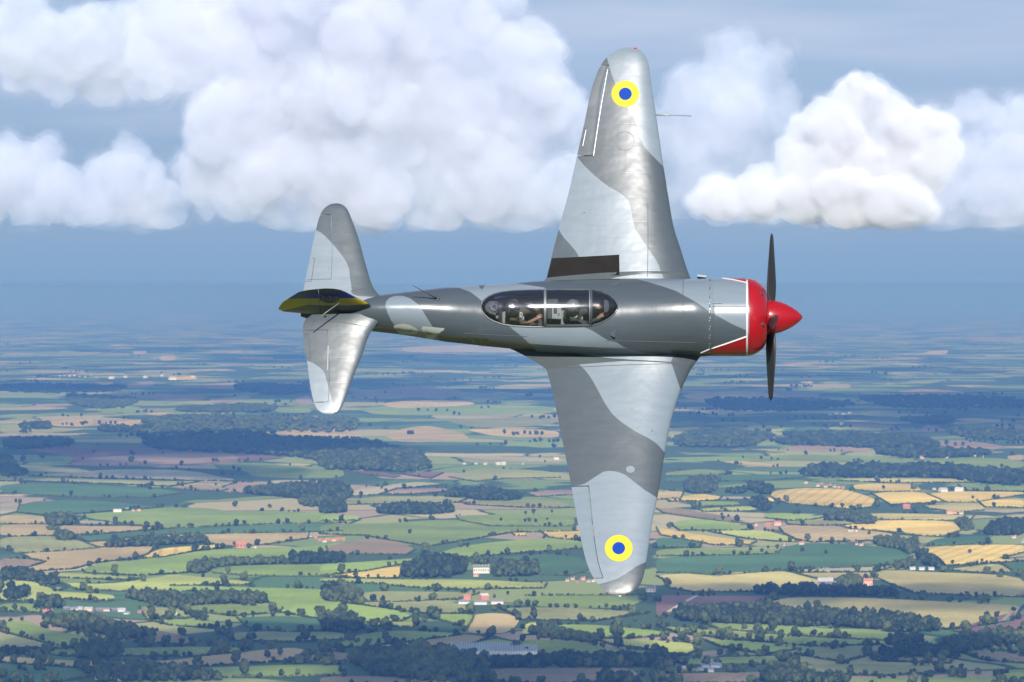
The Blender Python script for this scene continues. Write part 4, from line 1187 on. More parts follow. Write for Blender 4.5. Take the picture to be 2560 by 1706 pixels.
# ================================================================== BUILDINGS
M_WALL = {
    'brick': plain('red_brick', (.34, .13, .09), .9, vary=.2, scale=1.2),
    'pink': plain('pale_pink_brick', (.50, .30, .23), .9, vary=.15, scale=1.2),
    'white': plain('whitewash', (.44, .41, .37), .85, vary=.08, scale=1.2),
    'stone': plain('stone_wall', (.40, .35, .28), .9, vary=.2, scale=1.2),
    'grey': plain('grey_cladding', (.34, .35, .36), .7, vary=.15, scale=1.2),
    'dark': plain('dark_boards', (.09, .08, .09), .85, vary=.25, scale=1.2),
}
M_ROOF = {
    'tile': plain('clay_tiles', (.32, .13, .085), .85, vary=.25, scale=1.5),
    'slate': plain('slate_roof', (.13, .13, .16), .7, vary=.25, scale=1.5),
    'tin': plain('pale_sheet_roof', (.28, .275, .28), .6, vary=.15, scale=.8),
    'blue': plain('blue_sheet_roof', (.13, .17, .27), .5, vary=.15, scale=.8),
    'white': plain('white_sheet_roof', (.38, .37, .37), .6, vary=.1, scale=.8),
}
M_PANE = plain('window_glass', (.03, .035, .045), .15, vary=.1)

def house(px, py, wpx, wall, roof, name, label, cat, group=None, hfrac=.42, dfrac=.6, yaw=0.0, chim=1, wins=0, pitch=.75, z=0):
    g = ground_at(px, py)
    w = wpx / FPX * g.y
    d, h = max(w * dfrac, 4.0), max(w * hfrac, 2.6)
    rise = d / 2 * pitch
    t = empty(name, (g.x, g.y, z))
    t.rotation_euler.z = R(yaw)
    tag(t, label, cat, group)
    x, y = w / 2, d / 2
    mb = MB()
    vs = [(-x, -y, -.2), (x, -y, -.2), (x, y, -.2), (-x, y, -.2), (-x, -y, h), (x, -y, h), (x, y, h), (-x, y, h), (-x, 0, h + rise), (x, 0, h + rise)]
    mb.add(vs, [(0, 1, 5, 4), (2, 3, 7, 6), (1, 2, 6, 9, 5), (3, 0, 4, 8, 7)])
    mb.build('wall', M_WALL[wall], t)
    mb = MB()
    o, e = .35, .4
    sl = rise / y
    th = .22
    for s in (-1, 1):
        a = [(-x - e, s * (y + o), h - o * sl), (x + e, s * (y + o), h - o * sl), (x + e, 0, h + rise), (-x - e, 0, h + rise)]
        b = [(p[0], p[1], p[2] + th) for p in a]
        mb.add(a + b, [(0, 3, 2, 1), (4, 5, 6, 7), (0, 1, 5, 4), (1, 2, 6, 5), (3, 0, 4, 7)])
    rf = mb.build('roof', M_ROOF[roof], t)
    for k in range(chim):
        cb = MB()
        cx_ = (-x + .9 + (w - 1.8) * (k / max(1, chim - 1))) if chim > 1 else x - .9
        cb.box((cx_, 0, h + rise + .5), (.9, .7, 2.2)); cb.box((cx_, 0, h + rise + 1.7), (1.1, .9, .25))
        cb.build('chimney', M_WALL['brick' if wall != 'white' else 'white'], rf)
    for k in range(wins):
        wb = MB()
        wb.box((-x + w * (k + .5) / wins, -y - .02, h * .55), (w / wins * .38, .10, h * .42))
        wb.build('window', M_PANE, t)
    return t

def ordinal(i): return ['leftmost', 'second from left', 'third from left', 'fourth from left', 'fifth from left', 'sixth from left', 'seventh from left', 'eighth from left', 'ninth from left', 'tenth from left', 'eleventh from left', 'twelfth from left'][i]
def cluster(w, lst, where, group, cat='house'):
    """lst: (x, y base, width) in the measuring window, wall, roof"""
    for i, (cx, cy, wd, wl, rf) in enumerate(sorted(lst, key=lambda q: q[0])):
        (x, y), = win(w, [(cx, cy)])
        nm = {'house': 'house', 'barn': 'barn', 'shed': 'shed', 'building': 'building'}[cat]
        col = {'brick': 'red brick', 'pink': 'pink brick', 'white': 'white', 'stone': 'stone', 'grey': 'grey', 'dark': 'dark'}[wl]
        lab = f'small {col} {cat}, {ordinal(i)} {where}'
        house(x, y, wd / WIN[w][2] * (.62 if w in 'UV' else .9), wl, rf, nm, lab, cat, group, yaw=float(RNG.uniform(-28, 28)), hfrac=.40 if cat == 'house' else .28,
              dfrac=.62, chim=1 if cat == 'house' else 0, wins=3 if cat == 'house' else 0)

# the white mansion among trees
mx, my = win('M', [(1042, 862)])[0]
house(mx, my, 40, 'white', 'slate', 'mansion', 'large white mansion with a row of chimneys among trees', 'mansion', hfrac=.36, dfrac=.45, chim=6, wins=7, pitch=.4, yaw=4)
x, y = win('M', [(912, 868)])[0]
house(x, y, 13, 'white', 'tile', 'lodge', 'small pale lodge in the trees left of the mansion', 'house', wins=2, yaw=10)
x, y = win('M', [(1010, 884)])[0]
house(x, y, 12, 'stone', 'tile', 'cottage', 'small tan cottage just below the white mansion', 'house', wins=2, yaw=-12)
# farm with the white gable
for cx, cy, wd, wl, rf, lb, yw in ((1060, 1034, 56, 'brick', 'white', 'red brick farmhouse with a broad white roof side', 32), (955, 1034, 46, 'brick', 'tile', 'low red brick barn left of the white roofed farmhouse', -15),
                                  (930, 1062, 70, 'grey', 'slate', 'long grey shed in front of the red barn', 4), (1040, 1066, 80, 'grey', 'slate', 'long grey shed below the white roofed farmhouse', -3), (1145, 1062, 80, 'stone', 'slate', 'long stone shed at the right end of the farm', 5)):
    x, y = win('M', [(cx, cy)])[0]
    house(x, y, wd / 2.5872, wl, rf, 'farm_building', lb, 'farm building', 'buildings of the farm below the mansion', hfrac=.5 if wd < 60 else .22, dfrac=.6 if wd < 60 else .4, yaw=yw, chim=1 if wd < 60 else 0)
cluster('M', [(1600,915,26,'pink','slate'), (1635,905,30,'pink','slate'), (1668,925,26,'brick','slate'), (1700,905,30,'pink','tile'), (1735,920,24,'stone','slate'), (1768,918,24,'white','tile')], 'in the lower wing tip hamlet', 'hamlet beside the lower wing tip')
x, y = win('M', [(2142, 984)])[0]
house(x, y, 22, 'white', 'slate', 'house', 'white cottage right of the lower wing tip', 'house', wins=3, yaw=-20)
# red village under the tail
cluster('L', [(2012,628,22,'grey','slate'), (2040,640,22,'brick','tile'), (2070,655,26,'brick','tile'), (2098,662,30,'white','tile'), (2128,652,30,'brick','tile'), (2158,655,30,'pink','tile'), (2190,650,32,'brick','tile'), (2218,650,28,'brick','tile'), (1975,640,16,'brick','tile')], 'in the village below the tail', 'red roofed village below the tail')
x, y = win('L', [(1556, 698)])[0]
house(x, y, 24, 'brick', 'tile', 'house', 'lone red house beside a round tree on the tan field', 'house', wins=3, yaw=14, hfrac=.45)
x, y = win('L', [(1652, 702)])[0]
house(x, y, 5, 'white', 'tin', 'hut', 'tiny white hut right of the lone red house', 'hut', chim=0)
x, y = win('L', [(760, 468)])[0]
house(x, y, 20, 'white', 'white', 'shed', 'long white shed beside the trees of the upper left farm', 'shed', hfrac=.25, dfrac=.35, chim=0, yaw=3)
cluster('L', [(822,450,22,'grey','slate'), (860,462,22,'pink','slate'), (898,462,26,'pink','tile')], 'in the upper left farm', 'upper left farm houses')
cluster('L', [(430,1098,44,'dark','slate'), (478,1104,50,'grey','slate'), (520,1098,40,'grey','tin'), (575,1108,58,'pink','tin'), (640,1110,52,'dark','slate'), (690,1108,48,'pink','slate'), (738,1108,40,'dark','slate'), (785,1112,54,'grey','tin'), (820,1128,40,'grey','slate')], 'in the lower left shed row', 'row of grey farm sheds', 'barn')
cluster('L', [(290,1116,32,'brick','tile'), (326,1114,30,'brick','tile'), (905,1120,30,'brick','slate')], 'of the red houses by the sheds', 'red houses beside the grey sheds')
x, y = win('L', [(1138, 1134)])[0]
house(x, y, 7, 'stone', 'tin', 'hut', 'tiny tan hut in the olive pasture right of the sheds', 'hut', chim=0)
cluster('L', [(740,1560,60,'white','white'), (790,1558,40,'white','white'), (630,1552,30,'white','tin')], 'at the bottom edge', 'white sheds at the bottom edge', 'shed')
cluster('L', [(1140,1512,26,'white','tin'), (1190,1516,30,'grey','tin'), (1235,1512,34,'white','tin'), (1320,1522,30,'grey','slate')], 'in the lower left trees', 'small sheds in the lower left trees', 'shed')
# upper middle
cluster('M', [(935,158,24,'white','slate'), (1010,158,24,'white','slate'), (1070,160,24,'white','tile'), (1150,162,30,'white','white'), (1185,162,34,'white','white'), (1312,158,14,'white','slate')], 'in far trees left of the wing', 'white houses in the far trees')
# right third
cluster('R', [(960,280,24,'white','tile'), (1035,298,24,'white','tile'), (1062,284,20,'brick','tile'), (1086,304,26,'white','slate'), (1112,292,20,'brick','tile'), (1140,304,24,'white','slate'), (1168,308,20,'pink','tile'), (1195,312,24,'brick','tile')], 'in the village above the golden wheat', 'village above the golden wheat')
cluster('R', [(1835,332,58,'white','tin'), (1940,330,58,'white','white'), (1780,318,24,'white','slate')], 'behind the golden wheat', 'long white barns behind the wheat', 'barn')
cluster('R', [(1600,440,50,'brick','tile'), (1880,474,44,'pink','tile'), (1912,472,26,'pink','tile'), (1952,476,30,'white','tile')], 'between the wheat fields', 'farmhouses between the wheat fields')
cluster('R', [(640,550,18,'white','tile'), (718,552,36,'brick','tile'), (775,546,48,'pink','tile')], 'of the pink farm in the middle right', 'pink farm in the middle right')
cluster('R', [(928,672,36,'white','tile'), (1282,676,20,'white','tile'), (1312,680,30,'white','tile'), (818,678,12,'white','slate')], 'above the dark green field', 'cottages along the dark green field')
cluster('R', [(1236,590,12,'white','white'), (1256,590,12,'white','white'), (1280,590,12,'white','white')], 'below the golden wheat', 'tiny white sheds below the wheat', 'shed')
cluster('R', [(1620,648,32,'white','slate'), (2250,512,22,'white','tile'), (2322,552,34,'white','slate'), (2290,628,28,'white','tile'), (2345,655,16,'white','slate')], 'in the right edge trees', 'white houses in the right edge trees')
cluster('R', [(1700,118,30,'pink','slate'), (1860,118,30,'white','white'), (2045,105,24,'white','tile'), (2085,112,20,'white','slate')], 'at the upper right', 'far houses at the upper right')
x, y = win('R', [(1085, 922)])[0]
house(x, y, 38, 'dark', 'tin', 'barn', 'wide dark barn with pale roof in the farmyard', 'barn', hfrac=.2, dfrac=.6, yaw=-6, chim=0)
x, y = win('R', [(1160, 936)])[0]
house(x, y, 20, 'pink', 'slate', 'barn', 'small pink barn right of the wide dark barn', 'barn', hfrac=.4, yaw=10, chim=0)
x, y = win('R', [(1250, 918)])[0]
house(x, y, 36, 'dark', 'slate', 'barn', 'dark barn half hidden by trees in the farmyard', 'barn', hfrac=.3, yaw=3, chim=0)
x, y = win('R', [(1357, 938)])[0]
house(x, y, 22, 'pink', 'tile', 'house', 'pink two storey farmhouse between trees on the pale field', 'house', hfrac=.62, dfrac=.8, wins=4, chim=2, yaw=-8)
x, y = win('R', [(318, 1484)])[0]
house(x, y, 40, 'white', 'blue', 'stable', 'long white stable under a blue roof at the bottom', 'stable', hfrac=.18, dfrac=.3, yaw=-2, chim=0, wins=9)
cluster('R', [(315,1454,50,'grey','blue'), (385,1456,70,'grey','blue'), (180,1466,26,'stone','tin')], 'behind the white stable', 'blue sheds behind the stable', 'shed')
cluster('R', [(2008,1290,16,'white','slate'), (2175,1324,34,'white','slate'), (2240,1318,44,'pink','slate'), (2280,1314,26,'white','tile')], 'in the lower right trees', 'houses in the lower right trees')
cluster('R', [(1640,830,40,'white','tin'), (1700,832,40,'white','tin'), (1760,832,40,'white','tin')], 'beside the striped wheat', 'pale sheds by the striped wheat', 'shed')
# far settlements fading into the haze
cluster('V', [(220,706,14,'white','tile'), (250,702,14,'white','tile'), (292,712,22,'white','tile'), (325,706,14,'brick','tile'), (102,806,14,'white','slate'), (150,796,14,'white','slate')], 'far right of the lower wing', 'far white houses right of the wing')
cluster('V', [(1115,662,34,'white','white'), (1150,656,34,'white','white'), (1195,658,34,'white','white'), (1238,650,30,'white','white')], 'on the far right plain', 'big pale buildings on the far plain', 'building')
cluster('V', [(1465,752,20,'white','tile'), (1100,728,30,'pink','tile'), (1640,748,12,'white','slate')], 'beside the far pink fields', 'far houses beside the pink fields')
x, y = win('V', [(1186, 734)])[0]
tw = house(x, y, 9, 'stone', 'slate', 'church_tower', 'stone church tower with a pointed roof on the far plain', 'church tower', hfrac=1.3, dfrac=1.0, chim=0, pitch=1.6)
cluster('U', [(410,440,18,'white','white'), (440,440,14,'white','white'), (478,442,30,'white','tile'), (508,440,26,'white','white'), (545,446,18,'white','white'), (582,448,20,'white','white'), (625,436,14,'white','white'), (665,452,16,'white','white'), (765,458,60,'white','tin'), (860,450,40,'white','tin'), (995,452,44,'white','white'), (1058,442,16,'white','white')], 'in the far white town at the left', 'far white town at the left', 'building')
cluster('U', [(120,486,36,'white','tin'), (190,486,22,'white','tin'), (320,492,50,'pink','tin'), (1110,440,36,'white','tin'), (1185,466,80,'white','tin'), (1320,448,40,'white','tin')], 'below the far white town', 'pale sheds below the far town', 'building')
cluster('P', [(1390,1150,14,'white','white')], 'in trees left of the wing', 'lone far shed', 'shed')

# the glasshouse roofs: a row of ridges behind the dark forest
ax, ay = win('M', [(840, 1372)])[0]
M_GLASSROOF = plain('old_greenhouse_glass', (.30, .33, .37), .35, vary=.2, scale=.3)
gh = None
A, B = ground_at(*win('M', [(835, 1388)])[0]), ground_at(*win('M', [(1385, 1402)])[0])
gh = empty('glasshouse', A)
tag(gh, 'wide grey glasshouse with a saw tooth row of ridges behind the forest', 'greenhouse')
n = 34
Lx = (B - A).length / n
rm = None
for k in range(n):
    mb = MB()
    x0, x1, zz, rr, dp = k * Lx, (k + 1) * Lx - .15, 3.2, 2.6, 130
    if k > 22: dp = 95
    mb.add([(x0, 0, 0), (x1, 0, 0), (x1, 0, zz), ((x0 + x1) / 2, 0, zz + rr), (x0, 0, zz), (x0, dp, 0), (x1, dp, 0), (x1, dp, zz), ((x0 + x1) / 2, dp, zz + rr), (x0, dp, zz)],
           [(0, 1, 2, 3, 4), (2, 7, 8, 3), (3, 8, 9, 4), (1, 6, 7, 2), (5, 0, 4, 9), (6, 5, 9, 8, 7)])
    if rm is None:
        o = mb.build('ridge_span', M_GLASSROOF, gh); rm = o
        rm['_'] = 0; del rm['_']
    else:
        o = mb.build('ridge_span', M_GLASSROOF, gh)
x, y = win('M', [(1200, 1426)])[0]
house(x, y, 60, 'white', 'tin', 'packing_shed', 'long low pale shed in front of the glasshouse', 'shed', hfrac=.09, dfrac=.2, chim=0, yaw=2)
x, y = win('M', [(245, 1384)])[0]
house(x, y, 14, 'white', 'tin', 'hut', 'pale hut at the edge of the brown bottom field', 'hut', chim=0, yaw=-20)

# the flock on the strip of pasture
M_WOOL = plain('wool', (.62, .58, .50), .95, vary=.15, scale=5)
M_FACE = plain('sheep_face', (.05, .045, .04), .9)
v = ICO1[0] * np.array([.62, .36, .36]) * (1 + .12 * smooth_noise(ICO1[0] * 3, 3, 1))[:, None] + np.array([0, 0, .72])
body_me = mesh_np('body', v, ICO1[1], [M_WOOL])
mb = MB()
mb.tube([(.5, 0, .82), (.72, 0, .92), (.92, 0, .80)], [.13, .12, .06], 6)
for sx in (-.36, .36):
    for sy in (-.18, .18): mb.tube([(sx, sy, .5), (sx * 1.03, sy, .22), (sx, sy, 0)], [.07, .05, .045], 5)
head_me = mesh_np('head_and_legs', mb.v, mb.f, [M_FACE])
for k in range(40):
    x, y = win('L', [(840 + 660 * RNG.random(), 1352 + 26 * RNG.random())])[0]
    g = ground_at(x, y)
    s = empty('sheep', (g.x, g.y, 1.0)); s.location.z = .75
    s.rotation_euler.z = RNG.uniform(0, 6.28); s.scale = (1.25,) * 3
    obj('body', body_me, s); obj('head_and_legs', head_me, s)
    tag(s, 'white sheep grazing in the flock on the lower left pasture strip', 'sheep', 'flock of sheep on the pasture strip')
# ================================================================== AIRCRAFT
ROLL = R(18.0)                                  # the aircraft is banked almost on edge, cockpit towards the camera
PS = 150.0                                      # photograph pixels to a metre at the aircraft
DIST = FPX / PS                                 # about 70 m
O = C_LOC + ray(1300, 793) * DIST
AX_F = Vector((1, 0, 0))
AX_U = Vector((0, -math.cos(ROLL), math.sin(ROLL)))
AX_L = AX_U.cross(AX_F)
AM = Matrix((AX_F, AX_L, AX_U)).transposed()    # aircraft frame (forward, left, up) -> world
AMI = AM.transposed()
A4 = Matrix.Translation(O) @ AM.to_4x4()
EYE_L = AMI @ (C_LOC - O)

def lray(px, py):
    return AMI @ ray(px, py)
def on_z(px, py, z0, k=0.0):
    """the point of the aircraft frame seen at a photograph pixel, at height z0 + k*|Y|"""
    d = lray(px, py)
    z = z0
    for _ in range(12):
        t = (z - EYE_L.z) / d.z
        p = EYE_L + d * t
        z = z0 + k * abs(p.y)
    return p
def on_y(px, py, y):
    d = lray(px, py)
    t = (y - EYE_L.y) / d.y
    return EYE_L + d * t
_Mw = np.array(AM); _O = np.array(O)
def proj(P):
    """photograph pixels of points given in the aircraft frame"""
    P = np.asarray(P, float).reshape(-1, 3)
    W = P @ _Mw.T + _O - np.array(C_LOC)
    dep = W @ np.array(C_FW)
    return np.stack([CX + FPX * (W @ np.array(C_RT)) / dep, CY - FPX * (W @ np.array(C_UP)) / dep], 1)

# ------------------------------------------------------------------ paint
def sdf(pts, poly):
    P = np.asarray(poly, float)
    x = pts
    d = np.full(len(x), 1e9)
    for i in range(len(P)):
        a, b = P[i - 1], P[i]
        ab = b - a
        t = np.clip(((x - a) @ ab) / (ab @ ab + 1e-12), 0, 1)
        d = np.minimum(d, np.hypot(*(x - a - t[:, None] * ab).T))
    s = np.where(in_poly(x, P), 1.0, -1.0)
    return d * s
def smooth_poly(pts):
    """Catmull-Rom through a closed outline"""
    P = [np.array(p, float) for p in pts]
    n = len(P); out = []
    for i in range(n):
        p0, p1, p2, p3 = P[i - 1], P[i], P[(i + 1) % n], P[(i + 2) % n]
        for t in (0, .25, .5, .75):
            out.append(.5 * ((2 * p1) + (p2 - p0) * t + (2 * p0 - 5 * p1 + 4 * p2 - p3) * t * t + (3 * p1 - p0 - 3 * p2 + p3) * t ** 3))
    return out
def cp(ox, oy, s, pts):
    return [(ox + x / s, oy + y / s) for x, y in pts]

W4 = (1340, 80, 2.45); W5 = (1340, 860, 2.375); T1 = (660, 480, 2.703); F2 = (1160, 640, 3.9217); N3 = (1560, 540, 3.136); T6 = (680, 680, 4.902)
DARK = {}
DARK['wing_upper'] = [
    cp(*W4, [(428,150),(437,170),(446,200),(457,240),(472,285),(488,325),(505,375),(535,430),(560,465),(590,505),(610,550),(625,600),(640,655),(665,705),(700,745),(740,785),(786,832),
             (800,930),(830,1120),(880,1310),(960,1520),(775,1520),(752,1425),(720,1375),(685,1325),(645,1265),(608,1210),(592,1150),(583,1090),(567,1035),(522,990),(440,945),(370,890),(300,825),(248,762),(200,700),(260,420),(330,220)]),
    cp(*W4, [(130,1190),(150,1230),(168,1258),(210,1303),(245,1345),(272,1390),(280,1500),(310,1512),(318,1540),(40,1545),(60,1420)])]
DARK['wing_lower'] = [
    cp(*W5, [(-60,60),(170,60),(200,80),(228,100),(258,122),(300,165),(335,215),(370,280),(410,355),(455,420),(520,475),(590,520),(660,555),(700,580),(735,610),(775,660),(790,800),(735,925),(690,895),(640,865),(590,825),(540,785),(510,768),(470,757),(430,754),(400,759),(370,778),(330,805),(290,830),(250,842),(205,848),(100,700)]),
    cp(*W5, [(360,1430),(420,1415),(480,1395),(540,1360),(590,1325),(660,1292),(700,1400),(600,1530),(450,1530),(360,1470)]),
    cp(*W5, [(770,70),(800,100),(820,160),(840,220),(866,288),(1000,300),(1000,60)])]
DARK['tail_upper'] = [cp(*T1, [(330,250),(352,259),(385,275),(430,315),(465,352),(520,420),(555,470),(575,520),(580,570),(585,610),(592,640),(588,700),(900,720),(900,500),(700,60),(400,20)])]
DARK['tail_lower'] = [cp(*T1, [(250,780),(250,1142),(290,1141),(330,1155),(375,1185),(405,1215),(420,1260),(435,1310),(455,1390),(470,1450),(480,1510),(700,1500),(1000,800),(600,760)])]
DARK['fuselage'] = [
    # rear body, all dark but for the pale patch
    cp(*T1, [(0,560),(700,560),(1248,630),(1250,642),(1320,650),(1390,675),(1440,710),(1480,745),(1560,800),(1640,895),(1700,945),(1750,985),(1830,1060),(1860,1100),(1860,1250),(0,1250)]) ,
    # nose
    cp(*F2, [(470,255),(500,268),(620,285),(720,300),(790,312),(900,420),(1000,600),(1090,665),(1170,695),(1250,730),(1310,765),(1360,800),(1420,830),(1500,850),(1560,890),(1640,920),(1760,945),(1870,960),(2000,1010),(2500,1100),(2600,900),(2468,700),(2466,600),(2410,550),(2345,500),(2250,440),(2150,385),(2080,345),(1950,300),(1800,255),(1690,226),(1400,200),(900,220)])]
PALE_PATCH = cp(*T1, [(820,770),(824,742),(848,716),(888,702),(940,703),(990,722),(1035,755),(1070,800),(1100,850),(1140,912),(1180,990),(1230,1080),(960,1080),(905,960),(880,900),(860,870),(835,820)])
COWL_DARK = cp(*N3, [(560,690),(625,722),(680,752),(760,800),(850,850),(975,905),(1000,1200),(500,1200)])

def attr(me, name, vals):
    a = me.attributes.new(name, 'FLOAT', 'POINT')
    a.data.foreach_set('value', np.asarray(vals, dtype=np.float32))

def camo(me, polys, holes=()):
    co = np.empty(len(me.vertices) * 3, np.float32)
    me.vertices.foreach_get('co', co)
    q = proj(co.reshape(-1, 3))
    v = np.full(len(q), -50.0)
    for p in polys: v = np.maximum(v, np.clip(sdf(q, p), -50, 50))
    for p in holes: v = np.minimum(v, np.clip(-sdf(q, p), -50, 50))
    attr(me, 'camo', v)
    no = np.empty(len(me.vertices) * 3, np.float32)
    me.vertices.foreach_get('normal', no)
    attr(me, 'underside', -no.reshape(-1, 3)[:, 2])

def skin_mat():
    """two tone grey camouflage, darkened underneath to deepen the shade, glossy and slightly buckled like sheet metal"""
    m, nt, p = new_mat('camouflage_paint')
    def att(n):
        a = nt.nodes.new('ShaderNodeAttribute'); a.attribute_name = n; return a.outputs['Fac']
    def step(src, lo, hi):
        r = nt.nodes.new('ShaderNodeMapRange'); r.inputs['From Min'].default_value = lo; r.inputs['From Max'].default_value = hi
        nt.links.new(src, r.inputs['Value']); return r.outputs['Result']
    def mix(f, a, b):
        x = nt.nodes.new('ShaderNodeMix'); x.data_type = 'RGBA'
        nt.links.new(f, x.inputs['Factor'])
        for s, k in ((a, 'A'), (b, 'B')):
            if isinstance(s, tuple): x.inputs[k].default_value = (*s, 1)
            else: nt.links.new(s, x.inputs[k])
        return x.outputs['Result']
    tc = nt.nodes.new('ShaderNodeTexCoord')
    c = mix(step(att('camo'), -.6, .6), PAINT_PALE, PAINT_DARK)
    c = mix(step(att('underside'), .15, .3), c, (.05, .06, .065))  # one dark tone on downward faces deepens their shade
    # grime: faint streaks along the airflow and mottling
    mp = nt.nodes.new('ShaderNodeMapping'); mp.inputs['Scale'].default_value = (1.2, 7, 5)
    nt.links.new(tc.outputs['Object'], mp.inputs['Vector'])
    ng = nt.nodes.new('ShaderNodeTexNoise'); ng.inputs['Scale'].default_value = 1.6; ng.inputs['Detail'].default_value = 7; ng.inputs['Roughness'].default_value = .65
    nt.links.new(mp.outputs['Vector'], ng.inputs['Vector'])
    gr = nt.nodes.new('ShaderNodeMapRange'); gr.inputs['From Min'].default_value = .3; gr.inputs['From Max'].default_value = .7
    gr.inputs['To Min'].default_value = .93; gr.inputs['To Max'].default_value = 1.05
    nt.links.new(ng.outputs['Fac'], gr.inputs['Value'])
    sc = nt.nodes.new('ShaderNodeVectorMath'); sc.operation = 'SCALE'
    nt.links.new(c, sc.inputs[0]); nt.links.new(gr.outputs['Result'], sc.inputs['Scale'])
    nt.links.new(sc.outputs['Vector'], p.inputs['Base Color'])
    p.inputs['Metallic'].default_value = 0.0
    rr = nt.nodes.new('ShaderNodeMapRange'); rr.inputs['To Min'].default_value = .26; rr.inputs['To Max'].default_value = .31
    nt.links.new(ng.outputs['Fac'], rr.inputs['Value'])
    nt.links.new(rr.outputs['Result'], p.inputs['Roughness'])
        # gloss is cut on flanks and belly to deepen their shade
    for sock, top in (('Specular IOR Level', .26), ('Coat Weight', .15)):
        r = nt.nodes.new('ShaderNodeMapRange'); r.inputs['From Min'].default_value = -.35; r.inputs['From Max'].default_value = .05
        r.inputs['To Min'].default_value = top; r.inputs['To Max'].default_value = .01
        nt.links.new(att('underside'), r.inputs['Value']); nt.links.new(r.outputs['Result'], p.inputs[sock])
    p.inputs['Coat Roughness'].default_value = .16
    nb = nt.nodes.new('ShaderNodeTexNoise'); nb.inputs['Scale'].default_value = 2.6; nb.inputs['Detail'].default_value = 2
    nt.links.new(tc.outputs['Object'], nb.inputs['Vector'])
    bp = nt.nodes.new('ShaderNodeBump'); bp.inputs['Strength'].default_value = .26; bp.inputs['Distance'].default_value = .02
    nt.links.new(nb.outputs['Fac'], bp.inputs['Height'])
    # plating: shallow joints between the sheets and the dents either side of them
    br = nt.nodes.new('ShaderNodeTexBrick')
    br.inputs['Scale'].default_value = 1.0
    br.inputs['Mortar Size'].default_value = .006; br.inputs['Mortar Smooth'].default_value = .6
    br.inputs['Brick Width'].default_value = .74; br.inputs['Row Height'].default_value = .43
    br.inputs['Color1'].default_value = br.inputs['Color2'].default_value = (1, 1, 1, 1); br.inputs['Mortar'].default_value = (0, 0, 0, 1)
    nt.links.new(tc.outputs['Object'], br.inputs['Vector'])
    b2 = nt.nodes.new('ShaderNodeBump'); b2.inputs['Strength'].default_value = .05; b2.inputs['Distance'].default_value = .004
    nt.links.new(br.outputs['Color'], b2.inputs['Height'])
    nt.links.new(bp.outputs['Normal'], b2.inputs['Normal'])
    bp = b2
    nt.links.new(bp.outputs['Normal'], p.inputs['Normal'])
    nt.links.new(bp.outputs['Normal'], p.inputs['Coat Normal'])
    return m
PAINT_PALE = (.112, .137, .161)
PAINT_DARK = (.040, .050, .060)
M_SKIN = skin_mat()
def gloss(name, col, rough=.3, metal=0, vary=.06, coat=.1, spec=.15):
    m = plain(name, col, rough, metal, vary, 3.0, spec=spec)
    p = m.node_tree.nodes['Principled BSDF']
    p.inputs['Coat Weight'].default_value = coat; p.inputs['Coat Roughness'].default_value = .1
    return m
M_RED = gloss('red_paint', (.20, .004, .008), .32, coat=.3)
M_WHITE = gloss('white_paint', (.36, .35, .345), .4)
M_YELLOW = gloss('yellow_paint', (.36, .285, .022), .5, coat=0, spec=.06)
M_BLUE = gloss('blue_paint', (.004, .030, .20), .5, coat=0, spec=.03)
M_NAVY = gloss('navy_paint', (.012, .02, .10), .4)
M_TRIDENT = gloss('dull_gold_paint', (.13, .11, .045), .5)
M_STAR = gloss('slate_paint', (.045, .055, .065), .4)
M_DIGIT = gloss('pale_number_paint', (.25, .26, .245), .45)
M_WALK = plain('anti_slip_black', (.010, .009, .0085), .85, vary=.45, scale=5, spec=.1)
M_SEAM = plain('dark_seam', (.035, .038, .042), .8)  # dark grey for seams, slots and small fittings
M_ALU = plain('bright_aluminium', (.20, .21, .22), .42, .25, .1, 20)
M_FRAME = plain('canopy_frame_paint', (.072, .08, .088), .45, .0, .08, 12)
M_BLADE = plain('black_blade_paint', (.012, .012, .014), .45, vary=.3)
M_BLACK = plain('cockpit_black', (.012, .012, .013), .7, vary=.3)
M_GREYIN = plain('cockpit_grey', (.10, .11, .11), .6, vary=.2)
M_ENGINE = plain('engine_dark', (.03, .03, .032), .5, .5, .3)

plane = bpy.data.objects.new('aircraft', None)
COL.objects.link(plane)
plane.matrix_world = A4
tag(plane, 'grey camouflaged two seat propeller plane with red nose, banked on edge in flight', 'airplane')

# ------------------------------------------------------------------ wings
def interp(pairs, key=0):
    a = sorted(pairs)
    return np.array([p[0] for p in a]), np.array([p[1] for p in a])
def pchip(x, y, q):
    """smooth monotone interpolation"""
    x, y, q = np.asarray(x, float), np.asarray(y, float), np.asarray(q, float)
    h = np.diff(x); dl = np.diff(y) / h
    m = np.zeros(len(x)); m[0], m[-1] = dl[0], dl[-1]
    for i in range(1, len(x) - 1):
        if dl[i - 1] * dl[i] > 0:
            w1, w2 = 2 * h[i] + h[i - 1], h[i] + 2 * h[i - 1]
            m[i] = (w1 + w2) / (w1 / dl[i - 1] + w2 / dl[i])
    i = np.clip(np.searchsorted(x, q) - 1, 0, len(h) - 1)
    t = np.clip((q - x[i]) / h[i], 0, 1)
    return ((1 + 2 * t) * (1 - t) ** 2 * y[i] + t * (1 - t) ** 2 * h[i] * m[i] + t * t * (3 - 2 * t) * y[i + 1] + t * t * (t - 1) * h[i] * m[i + 1])
def foil(s):
    return 5 * (.2969 * np.sqrt(s) - .126 * s - .3516 * s ** 2 + .2843 * s ** 3 - .1036 * s ** 4)

